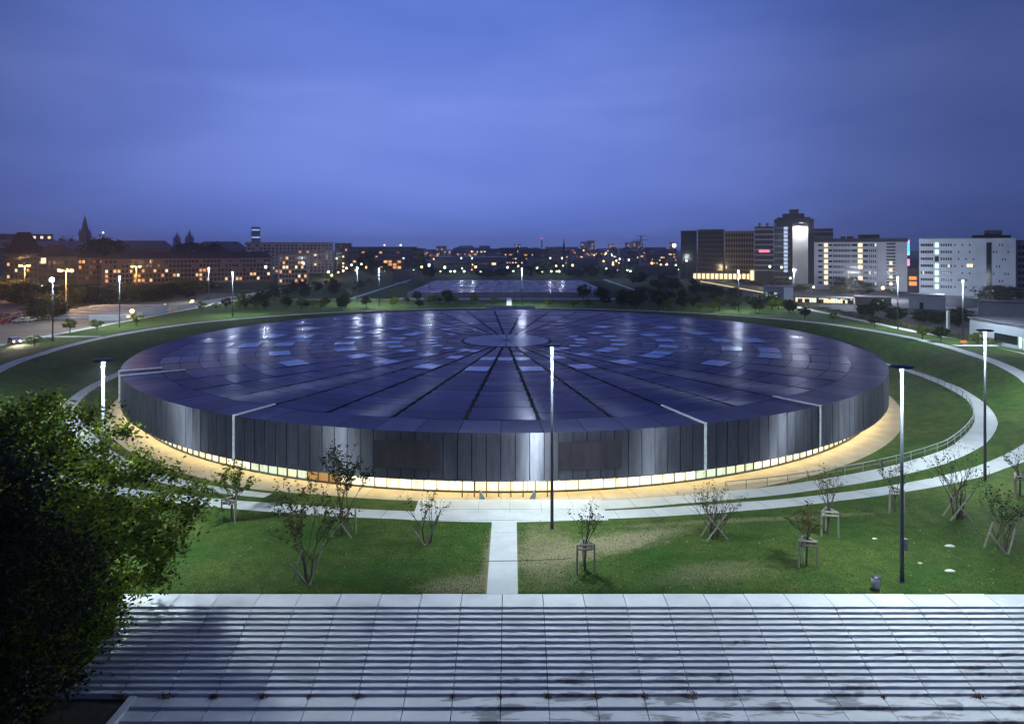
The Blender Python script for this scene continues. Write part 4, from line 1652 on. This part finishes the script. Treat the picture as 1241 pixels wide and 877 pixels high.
# young staked trees on the lawn
def young_tree(x, y, H, wid, leafn, label, stems=1, stake='box', seed=0, lm='leaf', low=.3, group='young staked trees on the lawn', leaf=.11):
    rng = random.Random(seed)
    t = empty('young_tree', (x, y, zter(x, y)), label, 'young tree', group, rng.uniform(-.3, .3))
    mb = MB()
    tips = []

    def grow(p, d, L, r, depth):
        k = 3
        pts = [p]
        q = Vector(p)
        dd = Vector(d)
        for i in range(k):
            dd = (dd + Vector((rng.gauss(0, .12), rng.gauss(0, .12), rng.gauss(.04, .06)))).normalized()
            q = q + dd * L / k
            pts.append(tuple(q))
        r = r * .85
        mb.tube(pts, [r, r * .82, r * .66, r * .5], 5 if depth < 2 else 3, False)
        if depth >= 2:
            tips.extend(pts[1:])
        if depth < 3:
            n_ = rng.randint(3, 4) if depth < 2 else rng.randint(2, 3)
            for i in range(n_):
                a = rng.uniform(0, 2 * PI)
                sp = rng.uniform(.35, .75)
                nd = (dd + Vector((math.cos(a) * sp, math.sin(a) * sp, rng.uniform(-.05, .3)))).normalized()
                s = rng.uniform(.45, 1)
                b_ = Vector(pts[0]).lerp(Vector(pts[-1]), s) if i else Vector(pts[-1])
                grow(tuple(b_), nd, L * rng.uniform(.55, .8), r * .5, depth + 1)
    for s in range(stems):
        a = 2 * PI * s / max(stems, 1) + rng.uniform(0, 1)
        off = .0 if stems == 1 else .25
        lean = .04 if stems == 1 else .3 * wid / H
        z0 = H * low
        d0 = Vector((math.cos(a) * lean, math.sin(a) * lean, 1)).normalized()
        p0 = Vector((off * math.cos(a), off * math.sin(a), -.15))
        p1 = p0 + d0 * z0
        mb.tube([tuple(p0), tuple(p1)], [.1, .075], 6, False)
        nb = 6 if stems == 1 else 3
        for i in range(nb):
            b_ = a + 2 * PI * i / nb + rng.uniform(-.4, .4)
            sp = wid / H * rng.uniform(.5, 1.1)
            nd = Vector((math.cos(b_) * sp, math.sin(b_) * sp, 1)).normalized()
            grow(tuple(p0.lerp(p1, rng.uniform(.8, 1))), nd, H * (1 - low) * rng.uniform(.4, .52), .055, 1)
    # squeeze into the wanted height
    zm = max(v[2] for v in mb.v)
    xm = sorted(abs(v[0]) for v in mb.v)[int(len(mb.v) * .985)]
    fz, fx = H / zm, (wid / 2) / max(xm, .1)
    fx = min(fx, 1.6)
    mb.v = [(v[0] * fx if v[2] > .4 * H * low else v[0], v[1] * fx if v[2] > .4 * H * low else v[1], v[2] * fz if v[2] > 0 else v[2]) for v in mb.v]
    mb.build('trunk', M['bark'], t)
    lb = MB()
    for i in range(int(leafn * 1.3)):
        p = rng.choice(tips)
        p = (p[0] * fx, p[1] * fx, p[2] * fz)
        lb.leaf((p[0] + rng.gauss(0, .12), p[1] + rng.gauss(0, .12), p[2] + rng.gauss(0, .1)), leaf, rng)
    if lb.v:
        lb.build('crown', M[lm], t)
    sh = min(2.4, H * .42)
    if stake == 'box':
        q = [(-.75, -.45), (.75, -.45), (0, .8)]
        for a in q:
            s = MB()
            s.tube([(a[0], a[1], -.2), (a[0] * .96, a[1] * .96, sh)], .075, 6)
            s.build('stake', M['wood'], t)
        s = MB()
        for zz in (sh - .08, sh - .42):
            for i in range(3):
                a, b_ = q[i], q[(i + 1) % 3]
                s.tube([(a[0] * .97, a[1] * .97, zz), (b_[0] * .97, b_[1] * .97, zz)], .09, 4)
        s.build('crosspiece', M['wood'], t)
    elif stake == 'cross':
        w_ = 1.05
        for a, b_ in (((-w_, -.5, 0), (w_ * .9, -.5, sh)), ((w_, -.55, 0), (-w_ * .9, -.4, sh)), ((-w_, .6, 0), (w_ * .5, .55, sh)), ((w_, .5, 0), (.95 * w_, .5, sh))):
            s = MB()
            s.tube([a, b_], .08, 6)
            s.build('stake', M['wood'], t)
    elif stake == 'vee':
        for a, b_ in (((.1, -.7, 0), (1.15, -.5, sh * 1.3)), ((-.05, -.7, 0), (-1.4, -.5, sh * .75)), ((-1.2, .5, 0), (-.5, .4, sh))):
            s = MB()
            s.tube([a, b_], .085, 6)
            s.build('stake', M['wood'], t)
    return t


def yt(px, pb, pt, wpx, leafn, label, **k):
    d = gd(pb, 0)
    return young_tree(gx(px, d), d, (pb - pt) * d / F, wpx * d / F, leafn, label, **k)


yt(280, 632, 563, 58, 900, 'bushy young tree in a box of stakes beside the big dark tree', seed=1, stake='box', lm='leaf', leaf=.15)
yt(374, 704, 578, 98, 1100, 'large straggly young tree leaning over two stakes set in a V', seed=2, stake='vee', stems=3, lm='leafyellow', low=.2, leaf=.14)
yt(416, 648, 534, 58, 1150, 'tall slim young tree standing dark against the metal facade', seed=3, stake='cross', stems=3, lm='leafdark', low=.3, leaf=.14)
yt(518, 657, 590, 60, 150, 'nearly bare young tree with two stems left of the central path', seed=4, stake='vee', stems=2, lm='leafdark', low=.25)
yt(709, 691, 604, 38, 170, 'bare twiggy young tree in a tripod of stakes right of the central path', seed=5, stake='box', lm='leafdark', low=.38)
yt(866, 652, 578, 56, 230, 'multi stemmed young tree with crossed stakes before the right glazing', seed=6, stake='cross', stems=5, lm='leafyellow', low=.2)
yt(977, 685, 606, 50, 430, 'leafy young tree in a staked frame, nearest in the right lawn', seed=7, stake='box', lm='leafyellow', low=.4)
yt(1004, 648, 560, 44, 260, 'slender young tree in a staked frame beside the right curving path', seed=8, stake='box', lm='leafyellow', low=.35)
yt(1084, 620, 548, 56, 200, 'sparse young tree just left of the lamp post with the box', seed=9, stake='box', lm='leafdark', low=.3)
yt(1160, 628, 536, 66, 200, 'wide bare young tree with crossed stakes overlapping the right path', seed=10, stake='cross', stems=4, lm='leafdark', low=.25)
yt(1214, 667, 590, 62, 650, 'drooping young tree with a long leaning stake near the right edge', seed=11, stake='vee', stems=3, lm='leafdark', low=.2)
yt(1236, 600, 540, 36, 120, 'thin young tree in a stake frame cut by the right edge', seed=12, stake='box', lm='leafdark', low=.35)

# orchard trees on the plateau: three kinds, copied
protos = [make_tree('orchard_tree', None, 'tree', M['leafdark'], 6.0, 2.2, 34, 42, .26, 31), make_tree('orchard_tree', None, 'tree', M['leaf'], 5.2, 2.0, 22, 36, .24, 32),
          make_tree('orchard_tree', None, 'tree', M['leafdark'], 7.4, 2.9, 44, 46, .3, 33)]
used = set()
rng = random.Random(9)
groups = {'orchard trees left of the arena': [], 'orchard trees right of the arena': [], 'saplings along the far rim': []}


def put(k, x, y, s, g):
    if k not in used:
        o = protos[k]
        used.add(k)
    else:
        o = copy_tree(protos[k])
    o.location = (x, y, zter(x, y))
    o.rotation_euler = (0, 0, rng.uniform(0, 6.28))
    o.scale = (s, s, s * rng.uniform(.85, 1.1))
    o['group'] = g
    groups[g].append(o)


for i in range(400):
    if len(groups['orchard trees left of the arena']) >= 62:
        break
    x, y = rng.uniform(-113, -22), rng.uniform(235, 395)
    a, r = polar(x, y)
    if r < interp(T4, a) + 5 or (y > 286 and x > -76) or x > -.95 * (y - 235) * .3 - 20 and y < 260:
        continue
    put(rng.choice((0, 0, 1, 1, 2)), x, y, rng.uniform(.5, .9), 'orchard trees left of the arena')
for i in range(900):
    if len(groups['orchard trees right of the arena']) >= 90:
        break
    x, y = rng.uniform(30, 104), rng.uniform(225, 410)
    a, r = polar(x, y)
    if r < interp(T4, a) + 6 or (y > 286 and x < 72):
        continue
    put(rng.choice((0, 1, 2)), x, y, rng.uniform(.55, .95), 'orchard trees right of the arena')
for px, pb in ((42, 418), (85, 400), (117, 398), (165, 392), (245, 376), (262, 374), (310, 371.5), (322, 373), (365, 372), (394, 370), (420, 370), (478, 366), (505, 365), (527, 366),
               (552, 366), (575, 366), (600, 366), (665, 370), (695, 371), (712, 371), (830, 372.5), (848, 374), (865, 375), (920, 377), (975, 384), (1010, 389), (1060, 394), (1118, 413), (1140, 416),
               (1185, 414), (1225, 405)):
    d = gd(pb, 5.2)
    x = gx(px, d)
    put(rng.choice((0, 1, 1)), x, d, rng.uniform(.55, .85), 'saplings along the far rim')
number(groups['orchard trees left of the arena'], '%s from left of the dark orchard trees on the slope left behind the arena')
number(groups['orchard trees right of the arena'], '%s from left of the dark orchard trees massed right behind the arena')
number(groups['saplings along the far rim'], '%s from left of the small trees lining the rim path')

# street trees at the left and among the buildings
sp = [make_tree('street_tree', None, 'tree', M['leafdark'], 13, 5.2, 60, 55, .5, 51), make_tree('street_tree', None, 'tree', M['leafyellow'], 11, 4.8, 50, 55, .48, 52)]
su = set()


def street(L, g, text, k=None):
    out = []
    for px, pt, d, wpx in L:
        kk = rng.choice((0, 0, 1)) if k is None else k
        if kk not in su:
            su.add(kk)
            o = sp[kk]
        else:
            o = copy_tree(sp[kk])
        x = gx(px, d)
        H = gz(pt, d) - ZP
        o.location = (x, d, ZP)
        o.rotation_euler = (0, 0, rng.uniform(0, 6.28))
        sw = wpx * d / F / 10
        o.scale = (sw, sw, H / (13 if kk == 0 else 11))
        o['group'] = g
        out.append(o)
    number(out, text)


street([(-5, 340, 290, 40), (15, 338, 300, 44), (40, 352, 280, 36), (58, 362, 225, 34), (72, 348, 300, 40), (100, 352, 300, 40), (118, 358, 270, 34), (135, 344, 330, 44), (152, 341, 335, 30), (176, 352, 300, 40),
        (190, 350, 340, 40), (205, 345, 345, 44), (225, 338, 350, 46), (245, 340, 350, 44), (262, 350, 345, 40), (290, 352, 345, 34), (305, 356, 350, 30), (328, 357, 350, 30), (100, 372, 232, 22)] + [(60 + i * 13 + rng.uniform(-5, 5), 349 - i * .3 + rng.uniform(-5, 6), 246 + 4 * i + rng.uniform(-8, 14), rng.uniform(24, 36)) for i in range(15)] + [(rng.uniform(-5, 60), rng.uniform(340, 354), 270, 34) for i in range(7)] + [(46, 361, 205, 26), (58, 356, 222, 28), (68, 360, 212, 24)],
       'street trees before the left houses', '%s from left of the large dark street trees before the left houses')
street([(112, 289, 560, 34), (125, 287, 570, 34), (135, 290, 580, 26), (238, 292.5, 560, 40), (222, 294, 560, 26), (258, 294, 560, 30), (30, 290, 560, 40), (75, 288, 800, 16), (88, 288, 800, 14)],
       'dark trees on the left skyline', '%s from left of the dark tree clumps on the left skyline', 0)
street([(443, 305, 600, 22), (508, 300, 640, 18), (455, 318, 520, 20), (520, 322, 500, 16), (655, 316, 560, 22), (715, 320, 520, 22), (742, 324, 500, 22), (700, 326, 500, 20), (770, 328, 470, 24), (640, 322, 520, 18), (590, 326, 500, 20), (610, 325, 520, 20)],
       'dark trees beyond the pool hall', '%s from left of the dark trees beyond the pool hall', 0)
street([(1031, 336, 330, 30), (1045, 341, 320, 30), (1018, 345, 320, 22), (1205, 345, 280, 34), (1222, 347, 280, 26), (900, 338, 420, 24), (920, 340, 400, 26), (945, 340, 390, 24), (968, 345, 340, 20), (880, 341, 430, 22),
        (1065, 362, 230, 20), (1160, 372, 190, 26), (1050, 368, 215, 22), (1085, 372, 205, 24), (1120, 375, 200, 28), (1138, 378, 195, 22), (1080, 350, 330, 14)],
       'trees among the right buildings', '%s from left of the dark trees among the right buildings')
# hedge along the right path
mb = MB()
rng = random.Random(8)
for i in range(9000):
    y = rng.uniform(152, 290)
    mb.leaf((111 + rng.uniform(-.9, .9), y, ZP + rng.uniform(0, 1) ** .7 * (1.3 + .3 * math.sin(y * .7))), .2, rng)
tag(mb.build('hedge', M['leafyellow']), 'low clipped hedge running along the right edge path', 'hedge')

# grass blades on the near lawn, one uncountable mass
rng = random.Random(17)
mb = MB()
cnt = 0
while cnt < 90000:
    y = 51.95 + 20 * rng.random() ** 1.4
    x = rng.uniform(-30, 46)
    if -2.15 < x < .6 or y > 65.6 and -10.3 < x < 9.8:
        continue
    a, r = polar(x, y)
    pe, r1, r2, r3, r4 = radii(a)
    if r < r4 + .15:
        continue
    cnt += 1
    h = rng.uniform(.04, .12)
    b_ = rng.uniform(0, 6.28)
    dx, dy = math.cos(b_) * .02, math.sin(b_) * .02
    n0 = len(mb.v)
    z = zter(x, y)
    mb.v += [(x - dx, y - dy, z), (x + dx, y + dy, z), (x + rng.gauss(0, .05), y + rng.gauss(0, .05), z + h)]
    mb.f.append((n0, n0 + 1, n0 + 2))
tag(mb.build('grass_blades', M['blade']), 'short grass blades on the near lawn', 'grass', kind='stuff')
mb = MB()
for i in range(420):
    x, y = rng.uniform(-26, 44), 52 + 13 * rng.random() ** 1.3
    if -2.2 < x < .7:
        continue
    mb.leaf((x, y, zter(x, y) + .07), .06, rng)
tag(mb.build('fallen_leaves', mat('pale_fallen_leaf', (.55, .5, .35), (.4, .32, .15))), 'scattered pale fallen leaves on the lawn', 'leaves', kind='stuff')

# ------------------------------------------------------------------ small things
# weeds in the joints of the lowest step
wl = []
rng = random.Random(4)
for k, s in ((-8, 1.3), (-7, 1.5), (-6, 1.1), (-5, 1.0), (-4, .5), (-3, .9), (0, .5), (1, .9), (2, 1), (3, .9), (4, 1.5), (8, .5), (10, 1.3), (12, .9), (-1, .5)):
    x = -.72 + k * BAY - .02
    mb = MB()
    for i in range(int(70 * s)):
        mb.leaf((rng.gauss(0, .2 * s), rng.gauss(-.08, .1), abs(rng.gauss(0, .12 * s))), .07, rng)
    o = mb.build('weed_clump', leafmat('weed_leaf', (.12, .06, .03), (.06, .05, .02)) if 'weed' not in M else M['weed'])
    M['weed'] = o.data.materials[0]
    o.location = (x, yb - .1, zb - RIS)
    tag(o, None, 'weeds', 'weed clumps in the step joints')
    wl.append(o)
number(wl, '%s from left of the reddish weed clumps in the joints of the lowest narrow step')

# litter bin
t = empty('litter_bin', (gx(1063, 52.4), 52.6, 0), 'grey metal litter bin on the lawn edge above the steps', 'bin')
mb = MB()
mb.tube([(0, 0, .08), (0, 0, .1), (0, 0, 1.0)], [.28, .32, .34], 14)
mb.build('body', M['steel'], t, True)
mb = MB()
mb.tube([(0, 0, 1.0), (0, 0, 1.05), (0, 0, 1.12)], [.37, .37, .26], 14)
mb.build('rim', M['darksteel'], t)
mb = MB()
mb.tube([(0, .1, -.1), (0, .1, .09)], .08, 8)
mb.build('foot', M['darksteel'], t)
for px, py, s, lab in ((1151, 661.5, .45, 'pale flat oval cover in the right lawn, the farther'), (1151, 691.5, .42, 'pale flat oval cover in the right lawn, the nearer'),
                       (1115, 682.5, .2, 'small white scrap lying right of the lamp with the box'), (1060, 653, .25, 'dull pale patch stone in the lawn before the right path')):
    d = gd(py, 0)
    mb = MB()
    n0 = 0
    kk = 14
    for zz, q in ((-.05, 1), (.05, 1), (.08, .85)):
        for i in range(kk):
            a = 2 * PI * i / kk
            w_ = 1 + .12 * math.sin(3 * a + s * 9)
            mb.v.append((s * q * w_ * math.cos(a), s * q * .5 * w_ * math.sin(a), zz))
    for j in range(2):
        for i in range(kk):
            mb.f.append((j * kk + i, j * kk + (i + 1) % kk, j * kk + kk + (i + 1) % kk, j * kk + kk + i))
    mb.f.append(tuple(2 * kk + i for i in range(kk)))
    o = mb.build('stone_cover', M['white'])
    o.location = (gx(px, d), d, 0)
    tag(o, lab, 'cover')
# metal fins before the doors
for sx, lab in ((-3.5, 'small leaning metal fin left of the entrance doors'), (2.5, 'small leaning metal fin right of the entrance doors')):
    mb = MB()
    q = 1 if sx < 0 else -1
    mb.v = [(0, -.15, 0), (q * .62, -.15, 0), (0, -.15, 1.1), (0, .15, 0), (q * .62, .15, 0), (0, .15, 1.1)]
    mb.f = [(0, 1, 2), (5, 4, 3), (0, 3, 4, 1), (1, 4, 5, 2), (2, 5, 3, 0)]
    o = mb.build('metal_fin', M['steel'])
    o.location = (sx, 71.6, 0.03)
    tag(o, lab, 'marker')
# cable over the lawn
mb = MB()
mb.tube([(gx(560, 57.6), 57.5, .03), (-2.4, 57.2, .04), (-1.9, 57.25, .06), (.5, 57.35, .06), (1.2, 57.45, .04), (4.4, 57.7, .03), (5.4, 58.0, .03)], .018, 6)
tag(mb.build('cable', M['cable']), 'thin dark cable lying across the central path and lawn', 'cable')


# railing on the inner edge of the moat path
def railing(sgn, a0, a1, label):
    t = empty('railing', (CX, CY, 0), label, 'railing')
    pts, low = [], []
    k = int((a1 - a0) / 1.0)
    for i in range(k + 1):
        a = a0 + (a1 - a0) * i / k
        r = radii(sgn * a)[1] - .12
        x, y = xy(sgn * a, r)
        pts.append((x - CX, y - CY, zi(a) + 1.02))
        low.append((x - CX, y - CY, zi(a) + .55))
        if i % 2 == 0:
            mb = MB()
            mb.tube([(x - CX, y - CY, zi(a) - .2), (x - CX, y - CY, zi(a) + 1.02)], .05, 6)
            mb.build('post', M['steel'], t)
    for P_, rr in ((pts, .05), (low, .022)):
        mb = MB()
        mb.tube(P_, rr, 6)
        mb.build('handrail', M['steel'], t)


railing(1, 20, 96, 'long curved steel railing along the inner edge of the right moat path')
railing(-1, 50, 100, 'curved steel railing beside the left moat path behind the lamp post')
# marker pillar, lantern
t = empty('marker_pillar', (gx(1149, 178), 178, ZP), 'pale square pillar among the bushes right of the hedge', 'pillar')
mb = MB()
mb.box(-.3, .3, -.3, .3, 0, 5.5)
mb.build('shaft', wallm((.4, .42, .42)), t)
mb = MB()
mb.box(-.38, .38, -.38, .38, 5.51, 5.7)
mb.build('cap', wallm((.3, .32, .32)), t)
t = empty('warning_lantern', (gx(1164, 150), 149, 5.3), 'small orange warning lantern at the foot of the right lamp post', 'lantern')
mb = MB()
mb.box(-.6, .6, -.3, .3, .3, .9)
mb.build('body', emit('orange_lantern_glow', (1, .3, .05), .7), t)
mb = MB()
for sx in (-.5, .5):
    mb.box(sx - .06, sx + .06, -.25, .25, 0, .3)
mb.build('foot', M['darksteel'], t)


# cars
def car(x, y, z, rz, col, label, head=0, group=None):
    t = empty('parked_car', (x, y, z), label, 'car', group, rz)
    paint = mat('car_paint', col, None, .3, .2)
    mb = MB()
    prof = [(-2.1, .35), (-2.12, .75), (-1.95, .9), (-1.5, .95), (-.95, 1.42), (.55, 1.45), (1.15, .98), (1.9, .85), (2.1, .65), (2.1, .35)]
    n_ = len(prof)
    for yy_, s in ((-.85, 1), (.85, 1)):
        for p in prof:
            mb.v.append((p[0], yy_ * (.86 if p[1] > 1 else 1), p[1]))
    mb.f.append(tuple(range(n_ - 1, -1, -1))[::-1])
    mb.f.append(tuple(range(2 * n_ - 1, n_ - 1, -1)))
    for i in range(n_):
        j = (i + 1) % n_
        mb.f.append((j, i, n_ + i, n_ + j))
    mb.build('body', paint, t)
    for sy in (-1, 1):
        mb = MB()
        yy_ = sy * .865
        mb.v = [(-1.25, yy_, 1.0), (.95, yy_, 1.0), (.5, yy_ * .88, 1.38), (-.85, yy_ * .88, 1.38)]
        mb.f = [(0, 1, 2, 3)]
        mb.build('side_window', M['win_dark'], t)
        for sx in (-1.3, 1.3):
            mb = MB()
            mb.tube([(sx, sy * .7, .33), (sx, sy * .9, .33)], .33, 12)
            mb.build('wheel', M['cable'], t)
        mb = MB()
        mb.ball((2.08, sy * .6, .68), .14 + .05 * head, 8, 5)
        mb.build('headlight', M['lamp_warm'] if head else M['white'], t)
    if head:
        for sy in (-1, 1):
            l = bpy.data.lights.new('headlight_beam', 'SPOT')
            l.energy = 2500 * head
            l.spot_size = R(80)
            l.spot_blend = .6
            l.color = (1, .85, .6)
            o = bpy.data.objects.new('headlight_beam', l)
            COL.objects.link(o)
            o.parent = t
            o.location = (2.35, sy * .6, .75)
            o.rotation_euler = (R(90), 0, R(-90))
    return t


d = gd(416, ZP)
car(gx(17, d), d, ZP + .012, R(-38), (.06, .08, .3), 'dark blue car with glaring headlights at the far left edge', 1)
cl = []
rng = random.Random(6)
for px, pb, c in ((4, 392, (.35, .04, .03)), (14, 390, (.1, .1, .12)), (24, 391, (.3, .3, .32)), (36, 390, (.5, .5, .5)), (6, 385, (.12, .1, .1)), (20, 384.5, (.2, .2, .22)), (30, 385, (.4, .4, .42))):
    d = gd(pb, ZP)
    cl.append(car(gx(px, d), d, ZP + .012, rng.choice((R(88), R(-92))), c, None, 0, 'cars parked under the left trees'))
number(cl, '%s from left of the cars parked under the trees at far left')
d = gd(364, ZP)
car(gx(981, d), d, ZP + .012, R(-100), (.2, .2, .22), 'car with lit headlights beside the lit glass hall', 1)
d = gd(365, ZP)
car(gx(992, d), d + 3, ZP + .012, R(-95), (.1, .1, .1), 'second car with lit headlights right behind the first at the glass hall', 1)

# ------------------------------------------------------------------ sky
w = bpy.data.worlds.new("World")
scn.world = w
w.use_nodes = True
nt = w.node_tree
bg = nt.nodes['Background']
sky = N(nt, 'ShaderNodeTexSky', sky_type='NISHITA')
sky.sun_disc = False
sky.sun_elevation = R(2.0)
sky.sun_rotation = R(180)
tc = N(nt, 'ShaderNodeTexCoord')
nrm = N(nt, 'ShaderNodeVectorMath', operation='NORMALIZE')
nt.links.new(tc.outputs['Generated'], nrm.inputs[0])
sx = N(nt, 'ShaderNodeSeparateXYZ')
nt.links.new(nrm.outputs[0], sx.inputs[0])
grad = ramp(nt, sx.outputs[2], [(0.0, (.092, .15, .5)), (.05, (.094, .152, .505)), (.13, (.108, .168, .525)), (.22, (.12, .182, .54)), (.3, (.092, .152, .49)), (.36, (.066, .12, .43)), (1.0, (.05, .075, .3))])
# azimuth: brightest over the far end of the site
hl = N(nt, 'ShaderNodeVectorMath', operation='MULTIPLY')
hl.inputs[1].default_value = (1, 1, 0)
nt.links.new(nrm.outputs[0], hl.inputs[0])
hn = N(nt, 'ShaderNodeVectorMath', operation='NORMALIZE')
nt.links.new(hl.outputs[0], hn.inputs[0])
hs = N(nt, 'ShaderNodeSeparateXYZ')
dt = N(nt, 'ShaderNodeVectorMath', operation='DOT_PRODUCT')
dt.inputs[1].default_value = (-.1, .995, 0)
nt.links.new(hn.outputs[0], dt.inputs[0])
az = ramp(nt, dt.outputs['Value'], [(0.0, .36), (.6, .34), (.76, .38), (.84, .5), (.93, .78), (.985, .97), (1.0, 1.0)])
c = mixc(nt, grad, az, 1.0, 'MULTIPLY')
# faint cloud streaks
mp = N(nt, 'ShaderNodeMapping')
mp.inputs['Scale'].default_value = (1.2, 1.2, 5)
mp.inputs['Rotation'].default_value = (0, R(8), 0)
nt.links.new(nrm.outputs[0], mp.inputs[0])
cl_ = ramp(nt, noise(nt, 1.6, 5, .5, mp.outputs[0], .3), [(.36, (.84, .86, .9)), (.66, (1.2, 1.14, 1.06))])
c = mixc(nt, c, cl_, 1.0, 'MULTIPLY')
sc = N(nt, 'ShaderNodeVectorMath', operation='SCALE')
sc.inputs['Scale'].default_value = .0012
nt.links.new(sky.outputs[0], sc.inputs[0])
c = mixc(nt, c, sc.outputs[0], 1.0, 'ADD')
nt.links.new(c, bg.inputs['Color'])
bg.inputs['Strength'].default_value = 1.48
sl = bpy.data.lights.new('sun', 'SUN')
sl.energy = .02
sl.angle = R(20)
sl.color = (1, .9, .85)
so = bpy.data.objects.new('sun', sl)
COL.objects.link(so)
so.rotation_euler = (R(88), 0, R(180))

for o in scn.objects:       # nothing else may be without a kind or label at top level
    if o.type == 'LIGHT' and o.parent is None:
        pass

# ------------------------------------------------------------------ haze
mb = MB()
mb.box(-6400, 6400, -6200, 6500, -8, 110)
m = bpy.data.materials.new('evening_haze')
m.use_nodes = True
nt = m.node_tree
nt.nodes.remove(nt.nodes['Principled BSDF'])
v = N(nt, 'ShaderNodeVolumePrincipled')
v.inputs['Color'].default_value = (.96, .97, 1, 1)
v.inputs['Anisotropy'].default_value = .7
v.inputs['Density'].default_value = .0002
nt.links.new(v.outputs[0], nt.nodes['Material Output'].inputs['Volume'])
tag(mb.build('haze', m), kind='stuff')
